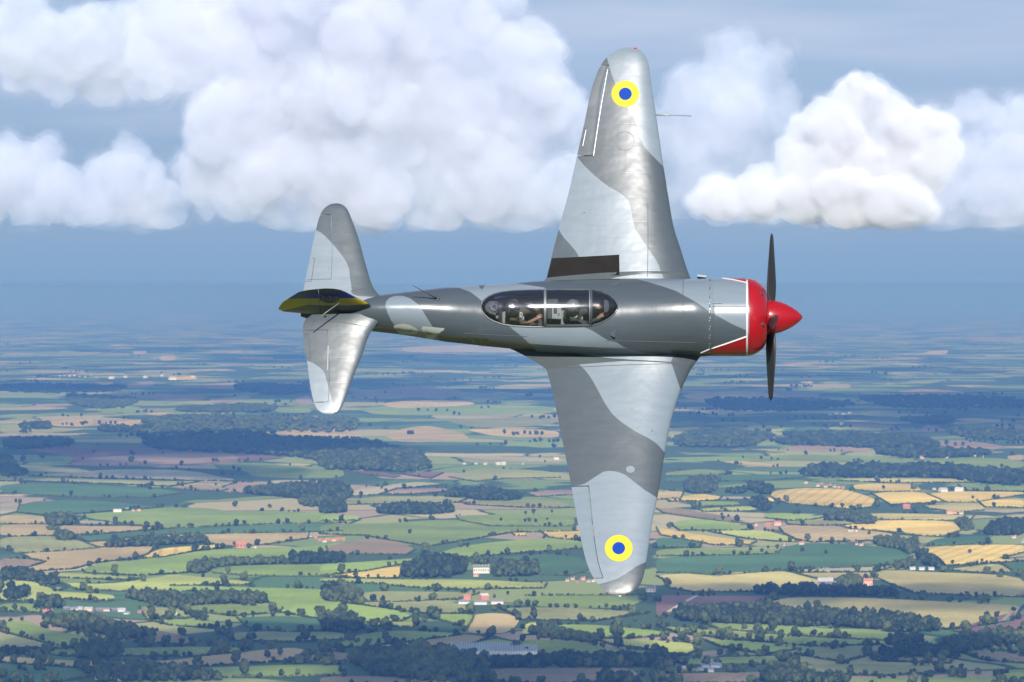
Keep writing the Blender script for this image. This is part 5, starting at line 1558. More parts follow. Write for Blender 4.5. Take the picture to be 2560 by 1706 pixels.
def lifting_surface(name, side, le_px, te_px, z0, kdih, root_y, tc_root, tc_tip, ctrl, ctrl_name, darks, up_frac=.62,
                    n_span=70, deflect=0.0, parent=None, gap=.012):
    """wing or tailplane half: outline traced on the photograph, aerofoil sections between, the control surface cut out
    as a part of its own. ctrl: (y inboard, y outboard, [(y, hinge fraction of the chord)])"""
    le = [(abs(p.y), p.x) for p in (on_z(x, y, z0, kdih) for x, y in le_px)]
    te = [(abs(p.y), p.x) for p in (on_z(x, y, z0, kdih) for x, y in te_px)]
    tip_y = max(le[-1][0], te[-1][0])
    ly, lx = interp(le); ty, tx = interp(te)
    ly[-1] = ty[-1] = tip_y
    lx[-1] = tx[-1] = .5 * (lx[-1] + tx[-1])
    u = np.linspace(0, 1, n_span)
    ys = root_y + (tip_y - root_y) * np.sin(u * math.pi / 2) ** .9
    ya, yb, hinge = ctrl
    ys = np.unique(np.concatenate([ys[np.abs(ys - ya) > .02], [ya]])); ys = np.unique(np.concatenate([ys[np.abs(ys - yb) > .02], [yb]]))
    LX, TX = pchip(ly, lx, ys), pchip(ty, tx, ys)
    hy, hf = interp(hinge)
    H = np.interp(ys, hy, hf)
    n1, n2 = 30, 10
    s1 = (1 - np.cos(np.linspace(0, 1, n1 + 1) * math.pi * .55)) ; s1 = s1 / s1[-1]
    tcs = tc_root + (tc_tip - tc_root) * (ys - root_y) / (tip_y - root_y)
    fade = np.sqrt(np.clip(1 - np.clip((ys - (tip_y - .12)) / .12, 0, 1) ** 2.2, 0, 1)) if tip_y > 3 else np.sqrt(np.clip(1 - np.clip((ys - (tip_y - .06)) / .06, 0, 1) ** 2.2, 0, 1))
    n = n1 + n2 + 1
    up, lo = np.zeros((len(ys), n, 3)), np.zeros((len(ys), n, 3))
    for i, y in enumerate(ys):
        s = np.concatenate([s1 * H[i], H[i] + (1 - H[i]) * np.linspace(0, 1, n2 + 1)[1:]])
        ch = LX[i] - TX[i]
        th = foil(s) * ch * tcs[i] * fade[i]
        zc = z0 + kdih * y
        up[i, :, 0] = LX[i] - s * ch; up[i, :, 1] = side * y; up[i, :, 2] = zc + th * up_frac * 2
        lo[i, :, 0] = LX[i] - s * ch; lo[i, :, 1] = side * y; lo[i, :, 2] = zc - th * (1 - up_frac) * 2
    ia, ib = int(np.argmin(abs(ys - ya))), int(np.argmin(abs(ys - yb)))
    def make(sel, nm, shrink=False):
        V, F, idx = [], [], {}
        def vid(k, i, j):
            if k and j == 0: k = 0
            key = (k, i, j)
            if key not in idx:
                idx[key] = len(V); V.append((lo if k else up)[i, j].copy())
            return idx[key]
        for i in range(len(ys) - 1):
            for j in range(n - 1):
                if not sel(i, j): continue
                q = [vid(0, i, j), vid(0, i + 1, j), vid(0, i + 1, j + 1), vid(0, i, j + 1)]
                F.append(q if side > 0 else q[::-1])
                q = [vid(1, i, j), vid(1, i, j + 1), vid(1, i + 1, j + 1), vid(1, i + 1, j)]
                q = [a for k_, a in enumerate(q) if a not in q[:k_]]
                F.append(q if side > 0 else q[::-1])
        if shrink:        # close the ends and the nose of the control surface
            nose_u = [vid(0, i, n1) for i in range(ia, ib + 1)]; nose_l = [vid(1, i, n1) for i in range(ia, ib + 1)]
            for a in range(len(nose_u) - 1):
                q = [nose_u[a + 1], nose_u[a], nose_l[a], nose_l[a + 1]]
                F.append(q if side > 0 else q[::-1])
            for i in (ia, ib):
                for j in range(n1, n - 1):
                    q = [vid(0, i, j), vid(0, i, j + 1), vid(1, i, j + 1), vid(1, i, j)]
                    F.append(q if (i == ia) == (side > 0) else q[::-1])
        else:             # close the cut behind the spar
            a_, b_ = ia, ib
            for i in range(a_, b_):
                q = [vid(0, i, n1), vid(0, i + 1, n1), vid(1, i + 1, n1), vid(1, i, n1)]
                F.append(q if side > 0 else q[::-1])
        me = mesh_np(nm, V, F, [M_SKIN], smooth=True)
        return me
    ctl = lambda i, j: ia <= i < ib and j >= n1
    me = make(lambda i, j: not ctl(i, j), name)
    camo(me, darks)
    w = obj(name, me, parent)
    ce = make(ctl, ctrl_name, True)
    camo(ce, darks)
    # open the gaps, then swing the surface about its hinge
    co = np.empty(len(ce.vertices) * 3, np.float32); ce.vertices.foreach_get('co', co); co = co.reshape(-1, 3).astype(float)
    yy = np.abs(co[:, 1]); hx = np.interp(yy, ys, LX - H * (LX - TX))
    tr = np.clip((hx - co[:, 0]) / .05, 0, 1)
    co[:, 0] -= gap * (1 - tr)
    mid = .5 * (ya + yb)
    co[:, 1] += side * gap * np.where(yy < mid, np.clip(1 - (yy - ya) / .04, 0, 1), -np.clip(1 - (yb - yy) / .04, 0, 1))
    hz = z0 + kdih * yy
    dx, dz = co[:, 0] - hx, co[:, 2] - hz
    c, s = math.cos(deflect), math.sin(deflect)
    co[:, 0] = hx + dx * c - dz * s; co[:, 2] = hz + dx * s + dz * c
    ce.vertices.foreach_set('co', co.astype(np.float32).ravel()); ce.update()
    cobj = obj(ctrl_name, ce, w)
    for me_ in (me, ce):
        try: me_.set_sharp_from_angle(angle=R(50))
        except Exception: pass
    return w, cobj

Z_W, K_D = -.45, math.tan(R(5.5))
LE_U = cp(*W4, [(975,1570),(945,1505),(880,1310),(845,1200),(800,940),(780,820),(740,540),(705,320),(690,200),(670,150),(640,118),(600,100),(560,95.5),(552,95)])
TE_U = cp(*W4, [(52,1570),(62,1520),(140,1205),(200,985),(250,765),(300,540),(340,350),(365,275),(400,200),(440,150),(490,115),(530,98),(548,95)])
LE_D = cp(*W5, [(1035,0),(985,40),(945,110),(900,190),(860,280),(800,470),(765,650),(720,915),(690,1060),(655,1290),(635,1390),(600,1455),(555,1490),(510,1499)])
TE_D = cp(*W5, [(0,0),(15,60),(40,110),(60,150),(100,300),(150,540),(210,845),(265,1150),(300,1295),(345,1395),(390,1450),(440,1485),(490,1499)])
def ydist(px, py): return abs(on_z(px, py, Z_W, K_D).y)
wing_l, ail_l = lifting_surface('wing', 1, LE_U, TE_U, Z_W, K_D, .45, .15, .09,
    (ydist(1460, 391), ydist(1511, 164), [(0, .80), (ydist(1460, 391), .80), (ydist(1511, 164), .82), (6, .82)]), 'aileron', DARK['wing_upper'], parent=plane, deflect=R(-1.5))
wing_r, ail_r = lifting_surface('wing', -1, LE_D, TE_D, Z_W, K_D, .45, .15, .09,
    (ydist(1450, 1216), ydist(1495, 1447), [(0, .80), (ydist(1450, 1216), .80), (ydist(1495, 1447), .80), (6, .80)]), 'aileron', DARK['wing_lower'], parent=plane, deflect=R(2.0))
tag(wing_l, 'left wing pointing up, with black walkway at its root'); tag(wing_r, 'right wing pointing down at the fields')

Z_T = .45
TLE_U = cp(*T1, [(800,720),(740,650),(690,500),(640,320),(590,180),(560,115),(530,88),(505,79),(492,77)])
TTE_U = cp(*T1, [(262,740),(268,665),(310,450),(350,260),(380,155),(405,115),(440,88),(470,79),(488,77)])
TLE_L = cp(*T1, [(820,800),(770,885),(720,950),(660,1110),(600,1260),(550,1400),(520,1465),(495,1492),(470,1502)])
TTE_L = cp(*T1, [(440,800),(430,822),(375,824),(330,828),(290,850),(266,890),(262,930),(290,1140),(320,1350),(345,1440),(380,1485),(420,1500),(450,1503)])
def tdist(px, py): return abs(on_z(px, py, Z_T).y)
tail_l, ele_l = lifting_surface('tailplane', 1, TLE_U, TTE_U, Z_T, 0, .1, .09, .07,
    (tdist(790, 700), tdist(820, 537), [(0, .60), (tdist(817, 600), .58), (tdist(826, 537), .62), (3, .6)]), 'elevator', DARK['tail_upper'], up_frac=.5, n_span=44, parent=plane, gap=.006)
tail_r, ele_r = lifting_surface('tailplane', -1, TLE_L, TTE_L[2:], Z_T, 0, .1, .09, .07,
    (tdist(790, 826), tdist(800, 1006), [(0, .66), (tdist(815, 860), .62), (tdist(813, 960), .52), (3, .5)]), 'elevator', DARK['tail_lower'], up_frac=.5, n_span=44, parent=plane, gap=.006)

# ------------------------------------------------------------------ fuselage
# x on the photograph, upper and lower silhouette there, section: height above / below its widest level, flat side angle
ST = [(752, 783, 792, .04, .06), (775, 776, 800, .07, .09), (830, 764, 812, .14, .20), (880, 750, 818, .20, .28), (930, 739, 827, .27, .44),
      (1004, 730.5, 837, .29, .50), (1060, 724, 846, .31, .57), (1119, 717.5, 855, .31, .62), (1170, 715.5, 861, .30, .64), (1215, 713.5, 866.5, .29, .66), (1287, 708, 873, .29, .68),
      (1340, 704, 880, .30, .69), (1420, 700, 884, .31, .70), (1542, 697, 889, .38, .70), (1660, 696, 890, .49, .68), (1726, 695.6, 890, .58, .66), (1777, 695.6, 890, .647, .647)]
CREASE = [(700, 24), (1600, 24), (1700, 20), (1758, 8), (1777, 0)]
def section(a, bu, bl, zc, al):
    """half outline angles: th from 0 (top) round to pi (bottom) on the left side"""
    pass
NTH = 200
def fus_section(a, bu, bl, al, th):
    """unit section: th 0 = top, +90 = left side, 180 = bottom. al: angle at which the top arc meets the flat side"""
    t = np.asarray(th)
    al_ = R(al)
    y, z = np.zeros_like(t), np.zeros_like(t)
    top = np.abs(t) <= math.pi / 2
    # top arc: squeezed so that it ends al short of level
    tt = t / (math.pi / 2) * (math.pi / 2 - al_)
    y_t = np.sin(tt) / math.cos(al_)
    z_t = (np.cos(tt) - math.sin(al_)) / (1 - math.sin(al_))
    # lower part: rounded box when al > 0, circle when al = 0
    n = 2 + al / 8.0
    cb, sb = np.abs(np.cos(t)), np.abs(np.sin(t))
    y_b = np.sign(t) * sb ** (2 / n); z_b = -cb ** (2 / n)
    y = np.where(top, y_t, y_b) * a
    z = np.where(top, z_t * bu, z_b * bl)
    return y, z
TH = np.linspace(-math.pi, math.pi, NTH + 1)[:-1]
def solve_station(px, yu, yl, bu, bl, al):
    a, zc, x = .5, .1, (px - 1300) / PS
    tt = np.linspace(-math.pi, math.pi, 181)
    for _ in range(14):
        y, z = fus_section(a, bu, bl, al, tt)
        q = proj(np.stack([np.full_like(y, x), y, z + zc], 1))
        x += (px - q[:, 0].mean()) / PS
        top, bot = q[:, 1].min(), q[:, 1].max()
        a += ((yl - yu) - (bot - top)) / (2 * PS * math.cos(ROLL)) * .9
        a = max(a, .02)
        zc += ((top + bot) / 2 - (yu + yl) / 2) / (PS * math.sin(ROLL)) * .6
    return x, a, zc
sol = []
for (px, yu, yl, bu, bl) in ST:
    al = np.interp(px, [c[0] for c in CREASE], [c[1] for c in CREASE])
    x, a, zc = solve_station(px, yu, yl, bu, bl, al)
    sol.append((px, x, a, zc, bu, bl, al))
sol = np.array(sol)
# even out the solved heights along the body
for _ in range(2):
    zc = sol[:, 3].copy(); zc[1:-1] = .25 * zc[:-2] + .5 * zc[1:-1] + .25 * zc[2:]; sol[:, 3] = zc
print('fuselage top', [(int(r[0]), round(r[3] + r[4], 2), round(r[2], 2), round(r[3], 2)) for r in sol])
def fus_par(px):
    return [pchip(sol[:, 0], sol[:, k], px) for k in range(1, 7)]
def fus_pt(px, th):
    x, a, zc, bu, bl, al = [float(v[0]) for v in fus_par(np.array([px]))]
    y, z = fus_section(a, bu, bl, al, np.array([th]))
    return Vector((x, float(y[0]), float(z[0]) + zc))
CAN = [(1204, 0.0), (1207, .085), (1213, .135), (1222, .185), (1236, .232), (1255, .272), (1285, .30), (1330, .312), (1400, .312), (1475, .305), (1500, .262), (1520, .195), (1533, .125), (1540, .055), (1542.5, 0.0)]
CANX = np.array([c[0] for c in CAN], float); CANW = np.array([c[1] for c in CAN])
def can_w(px): return np.interp(px, CANX, CANW)
def fus_z(px, y):
    """height of the body's upper skin at a breadth y"""
    t = np.linspace(0, math.pi / 2, 90)
    x, a, zc, bu, bl, al = [float(v[0]) for v in fus_par(np.array([float(px)]))]
    yy, zz = fus_section(a, bu, bl, al, t)
    return float(np.interp(y, yy, zz)) + zc
pxs = np.unique(np.concatenate([np.arange(752, 1200, 6.0), np.arange(1200, 1548, 2.0), np.arange(1548, 1777, 6.0), [1777.0]]))
par = fus_par(pxs)
V = np.zeros((len(pxs), NTH, 3))
for i in range(len(pxs)):
    y, z = fus_section(par[1][i], par[3][i], par[4][i], par[5][i], TH)
    V[i, :, 0] = par[0][i]; V[i, :, 1] = y; V[i, :, 2] = z + par[2][i]
F, ok = [], []
for i in range(len(pxs) - 1):
    for j in range(NTH):
        j2 = (j + 1) % NTH
        pm = .5 * (pxs[i] + pxs[i + 1]); ym = .25 * (V[i, j, 1] + V[i, j2, 1] + V[i + 1, j, 1] + V[i + 1, j2, 1])
        zm = V[i, j, 2] - par[2][i]
        if zm > .12 and abs(ym) < can_w(pm) - .012 and 1203 < pm < 1543: continue      # the cockpit opening
        F.append((i * NTH + j, (i + 1) * NTH + j, (i + 1) * NTH + j2, i * NTH + j2))
F.append(tuple(range(NTH))[::1])
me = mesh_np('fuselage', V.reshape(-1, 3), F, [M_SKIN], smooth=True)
bm = bmesh.new(); bm.from_mesh(me); bmesh.ops.recalc_face_normals(bm, faces=bm.faces); bm.to_mesh(me); bm.free()
if me.polygons[len(me.polygons) // 2].normal.dot(Vector(V.reshape(-1, 3)[F[len(me.polygons) // 2][0]]) - Vector((0, 0, .1))) < 0:
    me.flip_normals()
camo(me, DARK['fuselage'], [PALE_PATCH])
try: me.set_sharp_from_angle(angle=R(14))
except Exception: pass
fus = obj('fuselage', me, plane)

# wing root fillets: fair the wings into the body, big at the trailing edge
def bvh_of(objs):
    V, F, b = [], [], 0
    for o in objs:
        V += [v.co.copy() for v in o.data.vertices]
        F += [tuple(i + b for i in p.vertices) for p in o.data.polygons]
        b = len(V)
    return BVHTree.FromPolygons(V, F)
T_WL, T_WR = bvh_of([wing_l, ail_l]), bvh_of([wing_r, ail_r])
def fillet(side, tree, fus_le, fus_te, outer, wing_darks):
    """a concave fairing between wing root and fuselage side. outer: photograph pixels where it meets the wing, nose to tail"""
    n, k = 48, 10
    on = [on_z(x, y, Z_W, K_D) for x, y in outer]
    oy, ox = [p.y for p in on], [p.x for p in on]
    f_o = [0] + list(np.cumsum([math.hypot(b.x - a.x, b.y - a.y) for a, b in zip(on, on[1:])])); f_o = np.array(f_o) / f_o[-1]
    rows = []
    for i in range(n + 1):
        f = i / n
        B = Vector((float(np.interp(f, f_o, ox)), float(np.interp(f, f_o, oy)), 0))
        h = tree.ray_cast(Vector((B.x, B.y, 2)), Vector((0, 0, -1)))
        B.z = (h[0].z if h[0] is not None else Z_W + K_D * abs(B.y)) + .004
        px = fus_le + (fus_te - fus_le) * f
        A = fus_pt(min(px, 1776), side * R(112 + 6 * f))
        rows.append((A, B))
    VV, FF = [], []
    for A, B in rows:
        Cc = Vector((.6 * A.x + .4 * B.x, A.y + (B.y - A.y) * .22, B.z + (A.z - B.z) * .10))
        for j in range(k + 1):
            t = j / k
            VV.append(A * (1 - t) ** 2 + Cc * 2 * t * (1 - t) + B * t * t)
    for i in range(n):
        for j in range(k):
            q = (i * (k + 1) + j, i * (k + 1) + j + 1, (i + 1) * (k + 1) + j + 1, (i + 1) * (k + 1) + j)
            FF.append(q if side < 0 else q[::-1])
    # under side closed with a simple skirt down to the chord plane
    m_ = mesh_np('wing_fillet', VV, FF, [M_SKIN], smooth=True)
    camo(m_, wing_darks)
    return obj('wing_fillet', m_, plane)
fillet(1, T_WL, 1735, 1330, [(1724, 690), (1640, 688), (1500, 690), (1366, 695)], DARK['wing_upper'])
fillet(-1, T_WR, 1752, 1275, [(1733, 917), (1700, 918), (1560, 912), (1420, 917), (1364, 922)], DARK['wing_lower'])
# ------------------------------------------------------------------ cowling, spinner, propeller
def revolve(name, prof, mats, parent, n=96, mat_at=None, cz=0.0):
    """prof: [(photograph x, radius px)] about the thrust line"""
    VV, FF, mi = [], [], []
    for px, r in prof:
        for j in range(n):
            a = 2 * math.pi * j / n
            VV.append(((px - 1300) / PS, r / PS * math.sin(a), cz + r / PS * math.cos(a)))
    for i in range(len(prof) - 1):
        for j in range(n):
            j2 = (j + 1) % n
            FF.append((i * n + j, (i + 1) * n + j, (i + 1) * n + j2, i * n + j2))
    me = mesh_np(name, VV, FF, mats, smooth=True)
    bm = bmesh.new(); bm.from_mesh(me); bmesh.ops.recalc_face_normals(bm, faces=bm.faces); bm.to_mesh(me); bm.free()
    return obj(name, me, parent)
cowl = revolve('cowling', [(1774, 93), (1776.2, 96.6), (1778, 97.4)] + [(x, 97.4) for x in range(1786, 1866, 8)] + [(1867.5, 97)], [M_SKIN], plane)
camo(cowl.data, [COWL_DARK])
ring_prof = [(1867.5, 97.0), (1874, 96.6), (1881, 95.2), (1888, 92.6), (1895, 88.6), (1901, 84.2), (1906, 79.4), (1910, 74.4), (1913, 69), (1914.6, 63), (1914, 57.5), (1911, 54), (1900, 52), (1880, 52)]
ring = revolve('cowl_ring', ring_prof, [M_RED], plane)
face_e = revolve('engine_face', [(1890, 53), (1892, 30), (1895, 12)], [M_ENGINE], plane)
spin_prof = [(1912, 40), (1917, 42.3), (1922, 42.8), (1930, 42.6), (1940, 41.3), (1950, 38.8), (1960, 35.2), (1970, 30.6), (1980, 25), (1988, 19.8), (1995, 14.4), (2001, 8.6), (2005, 3.8), (2006.3, 0.01)]
spinner = revolve('spinner', spin_prof, [M_RED], plane)

def blade_mesh():
    """one blade along +Y, twisted from root to tip, with real thickness"""
    L = 1.40
    VV, FF = [], []
    n, m = 26, 16
    for i in range(n + 1):
        f = i / n
        r = .14 + (L - .14) * f
        ch = .10 + .13 * min(1, f / .3) ** .8 - .075 * max(0, (f - .45) / .55) ** 1.6
        if f > .93: ch *= math.sqrt(max(.02, 1 - ((f - .93) / .07) ** 2))
        th = (.075 * (1 - f) ** 1.5 + .014)
        if f < .1: ch, th = .11 + .1 * f, .10
        tw = R(62 - 40 * f ** .75)           # pitch: angle of the chord from the disc
        c, s = math.cos(tw), math.sin(tw)
        for j in range(m):
            a = 2 * math.pi * j / m
            u, v = math.cos(a) * ch / 2, math.sin(a) * th / 2
            VV.append((u * s - v * c, r, -(u * c + v * s)))     # X along the shaft
    for i in range(n):
        for j in range(m):
            j2 = (j + 1) % m
            FF.append((i * m + j, i * m + j2, (i + 1) * m + j2, (i + 1) * m + j))
    FF.append(tuple(range(m))[::-1]); FF.append(tuple(n * m + j for j in range(m)))
    me = mesh_np('blade', VV, FF, [M_BLADE], smooth=True)
    bm = bmesh.new(); bm.from_mesh(me); bmesh.ops.recalc_face_normals(bm, faces=bm.faces); bm.to_mesh(me); bm.free()
    return me
prop = empty('propeller', ((1928 - 1300) / PS, 0, 0), plane)
bmesh_ = blade_mesh()
# hub plate inside the spinner
hub = MB(); hub.tube([(-.06, 0, 0), (.06, 0, 0)], .20, 20)
hub.build('hub', M_ENGINE, prop, True)
BASE_A = ROLL        # a blade that stands straight up in the picture
for k in range(4):
    b = obj('blade', bmesh_, prop)
    b.rotation_euler.x = BASE_A + R(5) + k * math.pi / 2

# ------------------------------------------------------------------ fin and rudder
def fin():
    prof_le = cp(*T6, [(1215,420),(1180,390),(1035,320),(905,250)])
    prof_top = cp(*T6, [(905,250),(840,222),(760,207),(660,203),(540,212),(430,225),(330,247),(215,318),(130,370),(95,420),(75,455)])
    P = [on_y(x, y, 0) for x, y in prof_le[:-1] + prof_top]
    # outline: leading edge up, round the top, down the rudder; given as a stack of levels
    tipz = max(p.z for p in P); it = [p.z for p in P].index(tipz)
    le = sorted((p.z, p.x) for p in P[:it + 1]); te = sorted((p.z, p.x) for p in P[it:])
    z0 = .30
    le = [(z0 - .05, le[0][1] + .12)] + le
    te = [(z0 - .05, te[0][1] + .12), (te[0][0] - .04, te[0][1] + .02)] + te
    lz, lx = np.array([a[0] for a in le]), np.array([a[1] for a in le])
    tz, tx = np.array([a[0] for a in te]), np.array([a[1] for a in te])
    lz[-1] = tz[-1] = tipz
    mid = .5 * (lx[-1] + tx[-1]); lx[-1] = tx[-1] = mid
    zs = z0 + (tipz - z0) * np.sin(np.linspace(0, 1, 34) * math.pi / 2)
    hx = on_y(*cp(*T6, [(565, 205)])[0], 0).x       # the hinge line stands upright
    res = []
    for part in (0, 1):
        VV, FF = [], []
        n = 18
        rows = []
        for z in zs:
            a, b = float(np.interp(z, lz, lx)), float(np.interp(z, tz, tx))
            h = min(max(hx, b + .001), a - .001)
            ch = max(a - b, .002)
            x0, x1 = (a, h + .004) if part == 0 else (h - .004, b)
            if x0 <= x1: x0 = x1 + .0005
            xs = x1 + (x0 - x1) * (1 - ((1 - np.cos(np.linspace(0, 1, n) * math.pi)) / 2 if part == 0 else np.linspace(0, 1, n)))
            s = np.clip((a - xs) / ch, 0, 1)
            tap = math.sqrt(max(0.0, 1 - ((z - z0) / (tipz - z0)) ** 3))
            th = foil(s) * ch * .085 * tap + .002
            rows.append([(x, t, z) for x, t in zip(xs, th)] + [(x, -t, z) for x, t in zip(xs[::-1], th[::-1])])
        m = 2 * n
        for r_ in rows: VV += r_
        for i in range(len(rows) - 1):
            for j in range(m):
                j2 = (j + 1) % m
                FF.append((i * m + j, i * m + j2, (i + 1) * m + j2, (i + 1) * m + j))
        FF.append(tuple((len(rows) - 1) * m + j for j in range(m)))
        me = mesh_np(('fin', 'rudder')[part], VV, FF, [M_FIN], smooth=True)
        bm = bmesh.new(); bm.from_mesh(me); bmesh.ops.recalc_face_normals(bm, faces=bm.faces); bm.to_mesh(me); bm.free()
        q = proj(VV)
        f = np.clip(sdf(q, cp(*T6, [(60,250),(700,255),(905,250),(1035,320),(800,324),(300,328),(60,330)])), -50, 50)
        attr(me, 'blue_band', f)
        f = np.clip(sdf(q, cp(*T6, [(60,330),(300,328),(800,324),(1035,320),(1185,385),(1150,398),(900,412),(600,412),(440,400),(250,450),(60,480)])), -50, 50)
        attr(me, 'yellow_band', f)
        try: me.set_sharp_from_angle(angle=R(40))
        except Exception: pass
        res.append(obj(('fin', 'rudder')[part], me, plane))
    return res
def fin_mat():
    m, nt, p = new_mat('tail_flag_paint')
    def att(n):
        a = nt.nodes.new('ShaderNodeAttribute'); a.attribute_name = n
        r = nt.nodes.new('ShaderNodeMapRange'); r.inputs['From Min'].default_value = -.5; r.inputs['From Max'].default_value = .5
        nt.links.new(a.outputs['Fac'], r.inputs['Value']); return r.outputs['Result']
    no = nt.nodes.new('ShaderNodeTexNoise'); no.inputs['Scale'].default_value = 5
    mr = nt.nodes.new('ShaderNodeMix'); mr.data_type = 'RGBA'
    mr.inputs['A'].default_value = (.025, .034, .033, 1); mr.inputs['B'].default_value = (.036, .045, .044, 1)
    nt.links.new(no.outputs['Fac'], mr.inputs['Factor'])
    last = mr.outputs['Result']
    for n, c in (('blue_band', (.008, .016, .15)), ('yellow_band', (.26, .21, .01))):
        x = nt.nodes.new('ShaderNodeMix'); x.data_type = 'RGBA'
        nt.links.new(att(n), x.inputs['Factor']); nt.links.new(last, x.inputs['A']); x.inputs['B'].default_value = (*c, 1)
        last = x.outputs['Result']
    nt.links.new(last, p.inputs['Base Color'])
    p.inputs['Roughness'].default_value = .35
    p.inputs['Specular IOR Level'].default_value = .15
    p.inputs['Coat Weight'].default_value = .05; p.inputs['Coat Roughness'].default_value = .1
    return m
M_FIN = fin_mat()
fin_o, rudder_o = fin()

# ------------------------------------------------------------------ things painted on or fixed to the skin
T_FUS, T_COWL = bvh_of([fus]), bvh_of([cowl])
T_RING, T_TU, T_TL, T_FIN = bvh_of([ring]), bvh_of([tail_l, ele_l]), bvh_of([tail_r, ele_r]), bvh_of([fin_o, rudder_o])
def hit(tree, px, py, off=.003):
    d = lray(px, py).normalized()
    h = tree.ray_cast(EYE_L, d)
    if h[0] is None: return None
    n = h[1]
    if n.dot(d) > 0: n = -n
    return h[0] + n * off
def put(name, tree, pts2, faces, mat, parent, off=.003):
    V = [hit(tree, x, y, off) for x, y in pts2]
    F = [f for f in faces if all(V[i] is not None for i in f)]
    V = [v if v is not None else Vector((0, 0, 0)) for v in V]
    me = mesh_np(name, V, F, [mat], smooth=True)
    bm = bmesh.new(); bm.from_mesh(me)
    bmesh.ops.delete(bm, geom=[v for v in bm.verts if not v.link_faces], context='VERTS')
    bm.normal_update()
    c = EYE_L
    for f in bm.faces:
        if f.normal.dot(c - f.calc_center_median()) < 0: f.normal_flip()
    bm.to_mesh(me); bm.free()
    return obj(name, me, parent)
def ring_decal(name, tree, cx, cy, r0, r1, mat, parent, off, squash=.96):
    n = 56
    rr = np.linspace(r0, r1, 5 if r0 else 6)
    P, F = [], []
    for r_ in rr:
        for k in range(n):
            a = 2 * math.pi * k / n
            P.append((cx + r_ * math.cos(a), cy + r_ * math.sin(a) * squash))
    for i in range(len(rr) - 1):
        for k in range(n):
            k2 = (k + 1) % n
            F.append((i * n + k, i * n + k2, (i + 1) * n + k2, (i + 1) * n + k))
    return put(name, tree, P, F, mat, parent, off)
def poly_decal(name, tree, poly, mat, parent, off=.003, cell=5.0):
    """a painted patch: the outline cut into small pieces that follow the skin"""
    bm = bmesh.new()
    vs = [bm.verts.new((x, y, 0)) for x, y in poly]
    bm.faces.new(vs)
    bmesh.ops.triangulate(bm, faces=bm.faces[:])
    lo = np.min(np.array(poly), 0); hi = np.max(np.array(poly), 0)
    for ax in (0, 1):
        c = lo[ax] + cell
        while c < hi[ax]:
            co = [0, 0, 0]; no = [0, 0, 0]; co[ax] = c; no[ax] = 1
            bmesh.ops.bisect_plane(bm, geom=bm.verts[:] + bm.edges[:] + bm.faces[:], plane_co=co, plane_no=no)
            c += cell
    bm.verts.index_update()
    P = [(v.co.x, v.co.y) for v in bm.verts]
    F = [tuple(v.index for v in f.verts) for f in bm.faces]
    bm.free()
    return put(name, tree, P, F, mat, parent, off)
def seam(name, tree, pts, parent, width=.010, mat=None, off=.004, closed=False):
    """a thin strip laid along a line on the skin"""
    pts = list(pts) + ([pts[0]] if closed else [])
    Q = []
    for a, b in zip(pts, pts[1:]):
        n = max(1, int(math.hypot(b[0] - a[0], b[1] - a[1]) / 5))
        Q += [(a[0] + (b[0] - a[0]) * k / n, a[1] + (b[1] - a[1]) * k / n) for k in range(n)]
    Q.append(pts[-1])
    H = [h for h in (hit(tree, x, y, off) for x, y in Q) if h is not None]
    if len(H) < 2: return None
    VV, FF = [], []
    for i, p in enumerate(H):
        d = (H[min(i + 1, len(H) - 1)] - H[max(i - 1, 0)]).normalized()
        v = (EYE_L - p).normalized()
        s = d.cross(v).normalized() * width / 2
        VV += [p - s, p + s]
        if i: FF.append((2 * i - 2, 2 * i - 1, 2 * i + 1, 2 * i))
    return obj(name, mesh_np(name, VV, FF, [mat or M_SEAM]), parent)

for (tree, cx, cy, wing) in ((T_WL, 1563.3, 235.2, wing_l), (T_WR, 1546.7, 1371, wing_r)):
    r = ring_decal('roundel', tree, cx, cy, 15.4, 34.6, M_YELLOW, wing, .003)
    ring_decal('roundel_centre', tree, cx, cy, 0.05, 16.0, M_BLUE, wing, .0045)
walk = poly_decal('walkway', T_WL, cp(*W4, [(97,1387),(300,1377),(510,1365),(512,1491),(300,1503),(66,1512)]), M_WALK, wing_l, .004, 8)

# red nose trim: triangles with white borders behind the red ring
for nm, pl in (('cowl_flash', cp(*N3, [(672,1041),(957,950),(957,1104),(672,1090)])), ):
    poly_decal(nm, T_COWL, pl, M_RED, cowl, .004)
seam('white_border', T_COWL, cp(*N3, [(670,1042),(800,1000),(962,944)]), cowl, .026, M_WHITE, .006)
seam('white_border', T_COWL, cp(*N3, [(964,489),(964,700),(964,900),(964,1096)]), cowl, .027, M_WHITE, .006)
poly_decal('cowl_flash', T_COWL, cp(*N3, [(760,489.3),(860,489.3),(957,489.3),(957,524),(860,503)]), M_RED, cowl, .004)
seam('white_border', T_COWL, cp(*N3, [(770,491),(860,504),(962,526)]), cowl, .02, M_WHITE, .006)
seam('white_border', T_FUS, cp(*N3, [(600,1072),(672,1041)]), fus, .022, M_WHITE, .006)
poly_decal('cowl_flash', T_FUS, cp(*N3, [(606,1073),(672,1044),(672,1086)]), M_RED, fus, .004)

